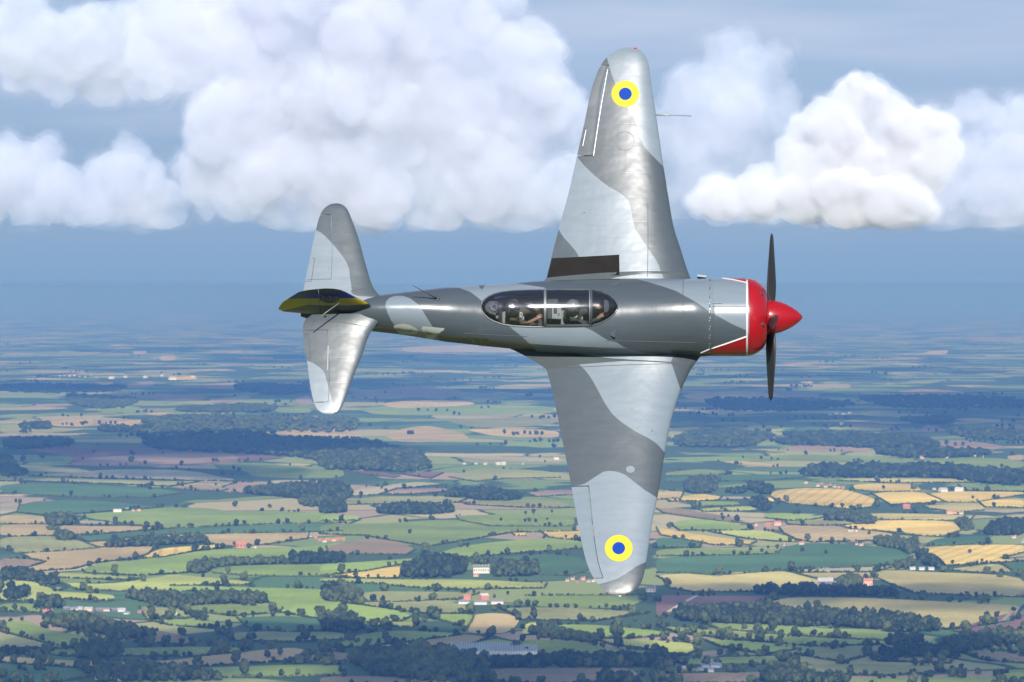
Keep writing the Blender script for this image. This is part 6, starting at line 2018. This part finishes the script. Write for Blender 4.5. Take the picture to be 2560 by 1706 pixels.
# side number, star points and trident
poly_decal('side_number', T_FUS, cp(*T6, [(1492,662),(1520,648),(1570,638),(1625,636),(1680,648),(1730,668),(1775,694),(1788,720),(1784,745),(1740,762),(1640,762),(1560,752),(1560,738),(1640,742),(1700,742),(1726,728),(1720,712),(1690,694),(1570,694),(1496,690)]), M_DIGIT, fus, .003, 3.5)
poly_decal('side_number', T_FUS, cp(*T6, [(1850,665),(2116,690),(2104,712),(2070,735),(2010,790),(1975,826),(1905,815),(1940,786),(2000,740),(2020,724),(1828,700)]), M_DIGIT, fus, .003, 3.5)
poly_decal('star_point', T_FUS, cp(*T1, [(1463,890),(1494,966),(1431,960)]), M_STAR, fus, .003, 4)
poly_decal('star_point', T_FUS, cp(*T1, [(1450,634.5),(1494,632.5),(1471,661)]), M_STAR, fus, .003, 4)
def trident(tree, cx, cy, w, h, mat, parent, sk=0.0, off=.005):
    """the three pronged emblem, seen from above its points"""
    def m(p): return (cx + p[0] * w + p[1] * sk, cy + p[1] * h)
    bars = [[(-.5,-.5),(-.40,-.42),(-.40,.30),(-.5,.36)], [(.5,-.5),(.5,.36),(.40,.30),(.40,-.42)], [(-.05,-.42),(.05,-.42),(.07,.22),(0,.5),(-.07,.22)],
            [(-.5,.18),(-.1,.18),(-.1,.30),(-.5,.36)], [(.5,.18),(.5,.36),(.1,.30),(.1,.18)],
            [(-.40,-.06),(-.20,-.20),(-.10,.02),(-.18,.10),(-.23,-.04),(-.34,.04)], [(.40,-.06),(.34,.04),(.23,-.04),(.18,.10),(.10,.02),(.20,-.20)]]
    for b in bars:
        poly_decal('emblem', tree, [m(p) for p in b], mat, parent, off, 6)
shield = poly_decal('shield', T_FIN, cp(*T6, [(572,276),(590,242),(625,278),(812,290),(818,345),(770,372),(705,382),(640,368),(592,345)]), M_NAVY, fin_o, .004, 4)
trident(T_FIN, 680 + 710 / 4.902, 680 + 325 / 4.902, 36, 17, M_TRIDENT, shield, 1.5, .008)
trident(T_FUS, 1203, 851, 44, 15, M_TRIDENT, fus, 1.0)

# panel seams and rivet lines that show
for tree, pr, lines in (
    (T_FUS, fus, [cp(*N3, [(674,492),(674,1090)]), cp(*N3, [(464,500),(462,700),(464,860),(458,985)]), cp(*N3, [(0,981),(440,990),(560,992)]), cp(*F2, [(1390,830),(1700,836),(2100,846)]), cp(*F2, [(0,760),(300,775),(620,790)])]),
    (T_COWL, cowl, [cp(*N3, [(678,690),(770,688)]), cp(*N3, [(678,711),(962,713)])]),
    (T_RING, ring, [cp(*N3, [(966,713),(1010,711)])]),
    (T_WL, wing_l, [cp(*W4, [(685,1050),(686,1300),(683,1500)]), cp(*W4, [(248,765),(352,762)]), cp(*W4, [(400,204),(448,203)]), cp(*W4, [(280,702),(310,596),(290,594)])]),
    (T_WR, wing_r, [cp(*W5, [(55,144),(260,138),(520,126),(800,118),(900,150)]), cp(*W5, [(214,848),(310,846)])]),
    (T_TU, tail_l, [cp(*T1, [(384,150),(450,151)]), cp(*T1, [(463,356),(457,522),(438,522)]), cp(*T1, [(310,448),(343,448),(320,604),(280,604)]), cp(*T1, [(590,670),(680,655)])]),
    (T_TL, tail_r, [cp(*T1, [(336,1423),(408,1422)]), cp(*T1, [(270,963),(298,962),(318,1121),(292,1120)]), cp(*T1, [(428,878),(520,880),(690,910)])])):
    for ln in lines:
        seam('panel_seam', tree, ln, pr, .009)
seam('hinge_strip', T_WL, cp(*W4, [(444,205),(425,310),(400,450),(375,610),(352,760)]), wing_l, .010, M_ALU, .006)  # added bright strip imitates the glint along the aileron gap
seam('trim_tab_edge', T_WL, cp(*W4, [(307,600),(286,700)]), wing_l, .008, M_ALU, .006)
seam('hinge_strip', T_TL, cp(*T1, [(434,1040),(430,1208)]), tail_r, .016, M_FRAME, .006)
for k in range(26):       # fasteners along the firewall joint and the wing spar
    x, y = cp(*N3, [(671 + 3 * math.sin(k * 2.1), 500 + k * 22.5)])[0]
    seam('fastener', T_FUS, [(x, y), (x + .6, y + 4)], fus, .012, M_ALU if k % 3 else M_SEAM, .006)
for k in range(7):
    pass
for c in ((545, 670, 57), ):
    pts = [(c[0] + c[2] * math.cos(a), c[1] + c[2] * math.sin(a)) for a in np.linspace(0, 2 * math.pi, 28)]
    seam('access_panel', T_WL, cp(*W4, pts), wing_l, .005, M_STAR, .003)
M_CAP = gloss('fuel_cap_grey', (.11, .13, .145), .4)
ring_decal('fuel_cap', T_WR, 1576, 1174, 0.1, 11, M_CAP, wing_r, .005, .8)
ring_decal('fuel_cap', T_WR, 1580, 1023, 0.1, 4, M_CAP, wing_r, .005, .8)
for (tree, x, y, pr) in ((T_WL, 1460.6, 532, wing_l), (T_WL, 1637, 527, wing_l), (T_WR, 1631, 1078, wing_r)):
    ring_decal('drain_hole', tree, x, y, .1, 1.6, M_SEAM, pr, .005)

# scoops, flaps and dark spots on the nose
def wedge(name, tree, a, b, w, h, parent, mat=M_SKIN):
    A, B = hit(tree, *a, 0), hit(tree, *b, 0)
    if A is None or B is None: return
    f = (A - B).normalized()
    v = (EYE_L - A).normalized(); n = (v - f * v.dot(f)).normalized(); s = f.cross(n).normalized()
    vs = [A + s * w / 2, A - s * w / 2, A + s * w / 2 + n * h, A - s * w / 2 + n * h, B + s * w / 2 * .6, B - s * w / 2 * .6]
    fs = [(0, 2, 3, 1), (0, 4, 2), (1, 3, 5), (2, 4, 5, 3)]
    mb = MB(); mb.add(vs, fs); o = mb.build(name, [mat], parent)
    return o
wedge('air_scoop', T_FUS, cp(*F2, [(1497,271)])[0], cp(*F2, [(1440,283)])[0], .07, .07, fus, M_STAR)
wedge('air_scoop', T_FUS, cp(*F2, [(1484,765)])[0], cp(*F2, [(1432,757)])[0], .12, .06, fus, M_STAR)
mb = MB()
A, B = on_z(1741, 695, .1), on_z(1768, 699, .1)
mb.box((A + B) / 2 + Vector((0, .03, 0)), (.15, .035, .10), Matrix.Rotation(R(-6), 3, 'Z'))
mb.build('cooling_flap', M_FRAME, fus)
mb = MB()
A = on_z(1757, 872, .0)
mb.box(A + Vector((0, -.01, -.02)), (.21, .10, .22), Matrix.Rotation(R(8), 3, 'X'))
mb.build('cooling_flap', M_SKIN, fus)
for (x, y) in ((1906, 734), (1908, 811)):  # round black spots set into the red ring
    h = hit(T_RING, x, y, .0)
    if h is None: continue
    mb = MB(); mb.tube([h + Vector((-.06, 0, 0)), h + Vector((.012, 0, 0))], [.02, .05], 14)
    mb.build('cowl_dark_spot', M_BLACK, ring, True)

# pitot tube, lights, aerials
mb = MB()
a, b = on_z(1640, 287.5, Z_W, K_D), on_z(1728, 290, Z_W, K_D)
m_ = a.lerp(b, .42)
mb.tube([a, m_, m_ + Vector((.01, 0, 0)), b], [.016, .015, .009, .008], 10)
mb.tube([b - Vector((.05, 0, 0)), b], [.013, .013], 10)
mb.build('pitot_tube', M_ALU, wing_l, True)
M_REDLIGHT = gloss('red_lens', (.45, .01, .02), .1)
M_GREENLIGHT = gloss('green_lens', (.006, .02, .015), .2)
for (px, py, mt, wg) in ((1588, 121.5, M_REDLIGHT, wing_l), (1568, 1485, M_GREENLIGHT, wing_r)):
    p = on_z(px, py, Z_W, K_D)
    v = ICO2[0] * np.array([.034, .018, .02]) + np.array(p)
    o = obj('navigation_light', mesh_np('navigation_light', v, ICO2[1], [mt], smooth=True), wg)
mb = MB()
base = hit(T_FUS, 1093, 748, 0)
d = Vector((-.41, .0, 0))
tip = on_z(1032, 714, base.z + .47)
mb.tube([base, base + Vector((0, 0, .02))], [.045, .03], 14)
mb.tube([base + Vector((0, 0, .01)), base.lerp(tip, .5), tip], [.013, .009, .006], 8)
mb.build('aerial_mast', M_STAR, fus, True)
mb = MB()
a, b = on_z(855, 753, .92), on_z(781, 806, .92)
mb.tube([a, b], [.012, .008], 8)
mb.build('aerial_rod', M_FRAME, fin_o, True)
M_KNOB = M_SEAM
mb = MB()
p = on_z(813, 790, .50)
mb.tube([p, p + Vector((0, 0, .05))], .02, 10)
mb.build('hinge_bracket', M_SEAM, tail_r, True)
# landing light notch in the leading edge
mb = MB()
p = on_z(1667, 474, Z_W, K_D)
mb.box(p + Vector((-.02, 0, .0)), (.07, .15, .05), Matrix.Rotation(R(-8), 3, 'Z'))
mb.build('landing_light', M_CAP, wing_l)

# ------------------------------------------------------------------ cockpit and canopy
_CZX = np.linspace(1204, 1542.5, 60)
_CZ = np.array([fus_z(x, float(can_w(x))) for x in _CZX])
print('sill heights', _CZ[::6].round(2))
CAN_Z = lambda px: float(np.interp(px, _CZX, _CZ)) + .006
def can_x(px): return float(fus_par(np.array([float(px)]))[0][0])
def can_h(px):
    t = np.interp(px, [1204, 1207, 1213, 1222, 1240, 1270, 1320, 1475, 1500, 1520, 1534, 1542.5], [0, .06, .11, .16, .225, .275, .305, .315, .275, .195, .09, 0])
    return float(t)
def can_pt(px, u, grow=0.0):
    """u: 0 = left rail, pi = right rail"""
    w, h = can_w(px) + grow, can_h(px) + grow
    zb = CAN_Z(px) - .035
    c, s = math.cos(u), math.sin(u)
    n = 2.35
    return Vector((can_x(px), w * np.sign(c) * abs(c) ** (2 / n), zb + (h + .035) * abs(s) ** (2 / n)))
def canopy_glass(px0, px1, name, parent):
    xs = np.unique(np.concatenate([np.linspace(px0, px1, max(6, int((px1 - px0) / 6))), CANX[(CANX > px0) & (CANX < px1)]]))
    n = 40
    VV, FF = [], []
    for x in xs:
        for j in range(n + 1):
            VV.append(can_pt(float(x), math.pi * j / n))
    for i in range(len(xs) - 1):
        for j in range(n):
            FF.append((i * (n + 1) + j, i * (n + 1) + j + 1, (i + 1) * (n + 1) + j + 1, (i + 1) * (n + 1) + j))
    me = mesh_np(name, VV, FF, [M_GLASS], smooth=True)
    bm = bmesh.new(); bm.from_mesh(me)
    bmesh.ops.remove_doubles(bm, verts=bm.verts, dist=.0004)
    bmesh.ops.recalc_face_normals(bm, faces=bm.faces)
    s = sum(f.normal.z for f in bm.faces)
    if s < 0: bmesh.ops.reverse_faces(bm, faces=bm.faces)
    bm.to_mesh(me); bm.free()
    return obj(name, me, parent)
def glass_mat():
    m = bpy.data.materials.new('canopy_glazing'); m.use_nodes = True
    nt = m.node_tree; nt.nodes.clear()
    out = nt.nodes.new('ShaderNodeOutputMaterial')
    tr = nt.nodes.new('ShaderNodeBsdfTransparent'); tr.inputs['Color'].default_value = (.80, .83, .86, 1)
    gl = nt.nodes.new('ShaderNodeBsdfGlossy'); gl.inputs['Roughness'].default_value = .13; gl.inputs['Color'].default_value = (.6, .63, .68, 1)
    fr = nt.nodes.new('ShaderNodeFresnel'); fr.inputs['IOR'].default_value = 1.75
    no = nt.nodes.new('ShaderNodeTexNoise'); no.inputs['Scale'].default_value = 3
    bp = nt.nodes.new('ShaderNodeBump'); bp.inputs['Strength'].default_value = .15; bp.inputs['Distance'].default_value = .01
    nt.links.new(no.outputs['Fac'], bp.inputs['Height'])
    nt.links.new(bp.outputs['Normal'], gl.inputs['Normal'])
    mx = nt.nodes.new('ShaderNodeMixShader')
    nt.links.new(fr.outputs['Fac'], mx.inputs['Fac'])
    nt.links.new(tr.outputs['BSDF'], mx.inputs[1]); nt.links.new(gl.outputs['BSDF'], mx.inputs[2])
    df = nt.nodes.new('ShaderNodeBsdfDiffuse'); df.inputs['Color'].default_value = (.5, .52, .55, 1)     # dust and fine scratches in the old acrylic
    nd = nt.nodes.new('ShaderNodeTexNoise'); nd.inputs['Scale'].default_value = 9; nd.inputs['Detail'].default_value = 5
    rd = nt.nodes.new('ShaderNodeMapRange'); rd.inputs['To Min'].default_value = .01; rd.inputs['To Max'].default_value = .022
    nt.links.new(nd.outputs['Fac'], rd.inputs['Value'])
    m2 = nt.nodes.new('ShaderNodeMixShader')
    nt.links.new(rd.outputs['Result'], m2.inputs['Fac'])
    nt.links.new(mx.outputs['Shader'], m2.inputs[1]); nt.links.new(df.outputs['BSDF'], m2.inputs[2])
    nt.links.new(m2.outputs['Shader'], out.inputs['Surface'])
    return m
M_GLASS = glass_mat()
canopy = empty('canopy', (0, 0, 0), plane)
canopy_glass(1204.2, 1362, 'rear_glazing', canopy)
canopy_glass(1362, 1475, 'sliding_glazing', canopy)
canopy_glass(1475, 1542.3, 'windscreen', canopy)
def hoop(px0, px1, name, mat, grow=.008):
    n = 40
    VV, FF = [], []
    for px, g in ((px0, -.004), (px0, grow), (px1, grow), (px1, -.004)):
        for j in range(n + 1): VV.append(can_pt(px, math.pi * j / n, g))
    for i in range(3):
        for j in range(n): FF.append((i * (n + 1) + j, i * (n + 1) + j + 1, (i + 1) * (n + 1) + j + 1, (i + 1) * (n + 1) + j))
    me = mesh_np(name, VV, FF, [mat], smooth=True)
    bm = bmesh.new(); bm.from_mesh(me); bmesh.ops.recalc_face_normals(bm, faces=bm.faces); bm.to_mesh(me); bm.free()
    try: me.set_sharp_from_angle(angle=R(40))
    except Exception: pass
    return obj(name, me, canopy)
hoop(1359, 1365, 'canopy_frame', M_FRAME, .010)
hoop(1471, 1474, 'canopy_frame', M_FRAME, .010)
hoop(1476, 1478.5, 'canopy_frame', M_STAR, .006)
def rail(px0, px1, side, name, rad, mat, dz=-.012, dw=.004):
    mb = MB()
    xs = np.linspace(px0, px1, max(3, int((px1 - px0) / 7)))
    xs = np.unique(np.concatenate([xs, CANX[(CANX > px0) & (CANX < px1)]]))
    mb.tube([(can_x(x), side * (can_w(x) + dw), CAN_Z(x) + dz) for x in xs], rad, 8)
    return mb.build(name, mat, canopy, True)
for s in (-1, 1):
    rail(1204.3, 1360, s, 'canopy_sill', .018, M_FRAME)
    rail(1476, 1542.3, s, 'canopy_sill', .018, M_STAR)
    mb = MB()
    x0, x1 = can_x(1360), can_x(1475)
    w = can_w(1420)
    mb.box(((x0 + x1) / 2, s * (w + .004), CAN_Z(1420) + .015), (x1 - x0, .018, .085), Matrix.Rotation(s * R(14), 3, 'X'))
    mb.build('sliding_rail', M_FRAME, canopy)
mb = MB()
mb.box(((can_x(1287) + can_x(1360)) / 2, -(can_w(1330) + .045), CAN_Z(1330) - .055), (can_x(1360) - can_x(1287), .012, .01))
mb.build('rail_slot', M_SEAM, canopy)

# added blue strip imitating sky reflected along the left canopy edge
mb = MB()
xs_ = np.linspace(1236, 1470, 24)
VV, FF = [], []
for i, x in enumerate(xs_):
    w_ = can_w(x) - .035
    for yy, zz in ((w_, CAN_Z(x) - .06), (w_ - .012, CAN_Z(x) + .05), (w_ - .05, CAN_Z(x) + .10), (w_ - .075, CAN_Z(x) + .10), (w_ - .05, CAN_Z(x) - .06)):
        VV.append((can_x(x), yy, zz))
    if i:
        for j in range(4): FF.append(((i - 1) * 5 + j, (i - 1) * 5 + j + 1, i * 5 + j + 1, i * 5 + j))
mb.add(VV, FF)
mb.build('blue_reflection_strip', plain('blue_reflection_paint', (.012, .045, .16), .6, vary=.3, scale=9), plane, True)
# tub, floor, bulkheads
tub = MB()
VV, FF = [], []
xs = np.linspace(1207, 1540, 40)
for x in xs:
    w = can_w(x) + .02
    zt = CAN_Z(x) - .03
    for (yy, zz) in ((w, zt), (w * .98, .1), (w * .8, -.38), (-w * .8, -.38), (-w * .98, .1), (-w, zt)):
        VV.append((can_x(x), yy, zz))
for i in range(len(xs) - 1):
    for j in range(5): FF.append((i * 6 + j, i * 6 + j + 1, (i + 1) * 6 + j + 1, (i + 1) * 6 + j))
tub.add(VV, FF)
tub.build('cockpit_tub', M_BLACK, plane)
def seat(px, name):
    x = can_x(px)
    mb = MB()
    mb.box((x, 0, -.10), (.42, .42, .06)); mb.box((x - .21, 0, .16), (.05, .42, .52), Matrix.Rotation(R(-8), 3, 'Y'))
    s = mb.build('seat', M_GREYIN, plane)
    hb = MB(); hb.box((x - .25, 0, .47), (.05, .20, .14), Matrix.Rotation(R(-8), 3, 'Y'))
    hb.build('headrest', M_BLACK, s)
seat(1279, 'rear'); seat(1426, 'front')
mb = MB()
mb.box((can_x(1380), .0, .30), (.16, .34, .30)); mb.build('rear_instrument_panel', M_BLACK, plane)
mb = MB()
mb.box((can_x(1389), -.10, .42), (.16, .20, .16), Matrix.Rotation(R(10), 3, 'Y')); mb.tube([(can_x(1398), -.12, .3), (can_x(1396), -.12, .62)], .008, 8)
mb.build('equipment_box', plain('equipment_grey', (.14, .14, .135), .5, .0, .25, 14), plane)
mb = MB()
mb.box((can_x(1521), 0, .45), (.05, .34, .26)); mb.box((can_x(1516), 0, .58), (.10, .22, .03)); mb.build('instrument_panel', M_BLACK, plane)
mb = MB()
mb.tube([(can_x(1533) + .016 * math.cos(a), -.0 + .016 * math.sin(a) * 1.0, .63) for a in np.linspace(0, 6.28, 16)], .004, 6)
mb.build('gauge_ring', M_ALU, plane)
mb = MB()
mb.tube([(can_x(1216), -.02, .52), (can_x(1238), .03, .66)], .006, 8)
mb.tube([(can_x(1236) + .05 * math.cos(a), -.02 + .05 * math.sin(a), .60) for a in np.linspace(0, 6.28, 20)], .004, 6)
mb.build('rear_cable_reel', M_ALU, plane)
mb = MB()
mb.box((can_x(1225), -.02, .46), (.20, .26, .14)); mb.build('luggage_shelf', plain('dark_canvas', (.05, .05, .06), .9, vary=.5, scale=14), plane)
# ================================================================== THE TWO PILOTS
M_SKINTONE = plain('skin', (.20, .095, .06), .55, vary=.12, scale=30)
M_SUIT = {'green': plain('green_flight_suit', (.030, .042, .026), .85, vary=.35, scale=22, bump=.6), 'brown': plain('brown_flight_suit', (.062, .047, .026), .85, vary=.35, scale=22, bump=.6)}
M_VEST = plain('black_life_vest', (.010, .010, .011), .7, vary=.3, scale=18, bump=.5)
M_SHELL = plain('pale_helmet_shell', (.10, .10, .095), .4, vary=.1)
M_CUP = plain('ear_cup_black', (.012, .012, .012), .35)
M_VISOR = plain('dark_goggles', (.006, .006, .008), .08)
M_PATCH = plain('white_letter_patch', (.34, .34, .32), .7, vary=.04)

def skin_body(name, joints, bones, mats, region):
    """one continuous figure grown round a skeleton. joints: name -> (point, radius); region: face centre -> material"""
    names = list(joints)
    me = bpy.data.meshes.new(name)
    me.from_pydata([joints[n][0] for n in names], [(names.index(a), names.index(b)) for a, b in bones], [])
    o = bpy.data.objects.new(name, me); COL.objects.link(o)
    sk = o.modifiers.new('skin', 'SKIN')
    ly = me.skin_vertices[0].data
    for i, n in enumerate(names):
        r = joints[n][1]
        ly[i].radius = r if isinstance(r, tuple) else (r, r)
        ly[i].use_root = (n == 'hip')
    sk.use_smooth_shade = True
    ss = o.modifiers.new('soft', 'SUBSURF'); ss.levels = 2; ss.render_levels = 2
    dg = bpy.context.evaluated_depsgraph_get(); dg.update()
    out = bpy.data.meshes.new_from_object(o.evaluated_get(dg))
    bpy.data.objects.remove(o); bpy.data.meshes.remove(me)
    out.name = name
    for m in mats: out.materials.append(m)
    for p in out.polygons:
        p.material_index = region(p.center); p.use_smooth = True
    return out

def pilot(px, label, suit, head_px, reach, look, lean=.05):
    """seated, facing forward along +X; everything in the aircraft frame"""
    t = bpy.data.objects.new('person', None); COL.objects.link(t)
    x = can_x(px)
    base = Vector((x, 0, -.07))
    t.matrix_world = A4 @ Matrix.Translation(base)
    tag(t, label, 'person', 'the two flyers in the cockpit')
    P = lambda v: Vector(v)
    hd = on_z(*head_px, .60) - base
    neck = hd + Vector((-.03, 0, -.16))
    chest = Vector((-.02 + lean, 0, .36))
    sh = Vector((-.02 + lean, 0, .46))
    J = {'hip': (P((-.05, 0, .06)), (.15, .12)), 'belly': (P((-.04, 0, .2)), (.15, .115)), 'chest': (chest, (.17, .12)), 'sh': (sh, (.13, .09)),
         'neck': (neck, .052), 'jaw': (hd + Vector((.012, 0, -.055)), .075), 'head': (hd + Vector((0, 0, .03)), .094), 'crown': (hd + Vector((-.006, 0, .085)), .062)}
    B = [('hip', 'belly'), ('belly', 'chest'), ('chest', 'sh'), ('sh', 'neck'), ('neck', 'jaw'), ('jaw', 'head'), ('head', 'crown')]
    for s, n in ((1, 'l'), (-1, 'r')):
        el, wr = reach[n]
        J['sh' + n] = (sh + Vector((0, s * .19, -.03)), .066)
        J['el' + n] = (Vector(el), .048); J['wr' + n] = (Vector(wr), .031)
        d = (Vector(wr) - Vector(el)).normalized()
        J['ha' + n] = (Vector(wr) + d * .05, (.042, .024))
        J['th' + n] = (P((.12, s * .12, .03)), .085); J['kn' + n] = (P((.38, s * .15, .05)), .062)
        J['an' + n] = (P((.48, s * .13, -.26)), .045); J['to' + n] = (P((.62, s * .13, -.28)), .036)
        B += [('sh', 'sh' + n), ('sh' + n, 'el' + n), ('el' + n, 'wr' + n), ('wr' + n, 'ha' + n), ('hip', 'th' + n), ('th' + n, 'kn' + n), ('kn' + n, 'an' + n), ('an' + n, 'to' + n)]
        side = d.cross(Vector((0, 0, 1))).normalized()
        root = Vector(wr) + d * .06
        for k in range(4):
            a = root + side * (k - 1.5) * .019
            ln = [.036, .043, .040, .030][k]
            b = a + d * ln + Vector((0, 0, -.004)); c = b + d * ln * .5 + Vector((0, 0, -.028))
            J[f'f{n}{k}a'] = (a + d * .012, .0095); J[f'f{n}{k}b'] = (b, .0085); J[f'f{n}{k}c'] = (c, .007)
            B += [('ha' + n, f'f{n}{k}a'), (f'f{n}{k}a', f'f{n}{k}b'), (f'f{n}{k}b', f'f{n}{k}c')]
        a = Vector(wr) + d * .03 - side * s * -.03
        J[f't{n}a'] = (a, .011); J[f't{n}b'] = (a + d * .03 - side * s * -.014 + Vector((0, 0, -.015)), .009)
        B += [('wr' + n, f't{n}a'), (f't{n}a', f't{n}b')]
    # nose
    fw = Vector(look).normalized()
    J['nose'] = (hd + fw * .112 + Vector((0, 0, -.012)), .013)
    B += [('head', 'nose')]
    bare = reach.get('bare', ())
    def region(c):
        c = Vector(c)
        if (c - hd).length < .15 and c.z > neck.z + .02: return 1
        for n in ('l', 'r'):
            el, wr = Vector(reach[n][0]), Vector(reach[n][1])
            d = (wr - el)
            f = (c - el).dot(d) / d.dot(d)
            near = (c - (el + d * max(0, min(1.9, f)))).length < .09
            if near and f > (.28 if n in bare else .93): return 1
        if chest.z - .18 < c.z < sh.z - .02 and abs(c.y) < .15 and c.x > chest.x - .02 and (c - sh).length < .34: return 2
        return 0
    me = skin_body('body', J, B, [M_SUIT[suit], M_SKINTONE, M_VEST], region)
    body = obj('body', me, t)
    # helmet or headset, goggles, ears, mouth
    yaw = math.atan2(fw.y, fw.x)
    RZ = Matrix.Rotation(yaw, 3, 'Z')
    def at(v): return hd + RZ @ Vector(v)
    v = [Vector(q) for q in ICO3[0]]
    V = [at(Vector((q.x * .118 - .012, q.y * .108, q.z * .125 + .035))) for q in v]
    F = [tuple(f) for f in ICO3[1] if np.mean([v[i].x * .8 - v[i].z * .9 for i in f]) < .12]
    h = obj('helmet', mesh_np('helmet', V, F, [M_CUP if suit == 'brown' else M_SHELL], smooth=True), t)
    mb = MB()
    for s in (-1, 1):
        mb.tube([at((-.005, s * .085, .0)), at((-.005, s * .122, -.002))], [.046, .036], 14)
    mb.build('ear_cup', M_CUP, t, True)
    mb = MB()
    mb.tube([at((-.005 + .0 * math.cos(a), .118 * math.cos(a), .005 + .138 * math.sin(a))) for a in np.linspace(0, math.pi, 14)], .008, 6)
    mb.build('headband', M_ALU, t, True)
    mb = MB()
    for s in (-1, 1):
        mb.tube([at((.082, s * .034, .02)), at((.106, s * .034, .018))], [.031, .028], 12)
    mb.tube([at((.098, -.01, .022)), at((.098, .01, .022))], .006, 6)
    mb.build('sunglasses', M_VISOR, t, True)
    mb = MB()
    mb.tube([at((.0, -.11, -.02)), at((.07, -.085, -.065)), at((.105, -.02, -.07))], [.005, .004, .011], 7)
    mb.build('microphone', M_CUP, t, True)
    mb = MB()
    mb.tube([at((.098, -.022, -.055)), at((.104, 0, -.057)), at((.098, .022, -.055))], [.005, .007, .005], 6)
    mb.build('mouth', plain('lips', (.16, .05, .04), .5), t, True)
    return t, base, chest

def letter_patch(t, base, cx, cy, z):
    """the white letter D on the life vest"""
    p = on_z(cx, cy, z) - base
    outer, inner = [], []
    def ring(w, h):
        q = [(-w, -h), (0, -h)] + [(w * math.sin(a) * 1.0, -h * math.cos(a)) for a in np.linspace(.2, math.pi - .2, 10)] + [(0, h), (-w, h)]
        return q
    o, i = ring(.024, .042), ring(.011, .026)
    up = (EYE_L - (p + base)).normalized()
    ex = Vector((1, 0, 0)); ex = (ex - up * ex.dot(up)).normalized(); ey = up.cross(ex)
    V = [p + ex * a + ey * -b for a, b in o] + [p + ex * a + ey * -b for a, b in i]
    n = len(o)
    F = [(k, (k + 1) % n, n + (k + 1) % n, n + k) for k in range(n)]
    V += [q + up * .006 for q in V]
    F += [tuple(2 * n + j for j in f) for f in F]
    me = mesh_np('letter_patch', V, F, [M_PATCH])
    obj('letter_patch', me, t)

xb = can_x(1279)
rear, rb, rc = pilot(1279, 'rear flyer in brown flight suit with dark headset, bare forearm reaching forward', 'brown', (1283, 770),
    {'r': ((.16, -.25, .30), (.41, -.13, .40)), 'l': ((.15, .24, .28), (.36, .12, .30)), 'bare': ('r',)}, (.75, -.65, 0))
front, fb, fc = pilot(1428, 'front flyer in green flight suit with pale helmet, hand raised to the panel', 'green', (1434, 768),
    {'r': ((.20, -.26, .28), (.46, -.13, .46)), 'l': ((.17, .24, .26), (.40, .12, .34))}, (.70, -.70, .1), .06)
letter_patch(rear, rb, 1303, 787, .47)
letter_patch(front, fb, 1440, 788, .47)
print('objects', len(bpy.data.objects), 'tris', sum(len(m.polygons) * m.users for m in bpy.data.meshes))
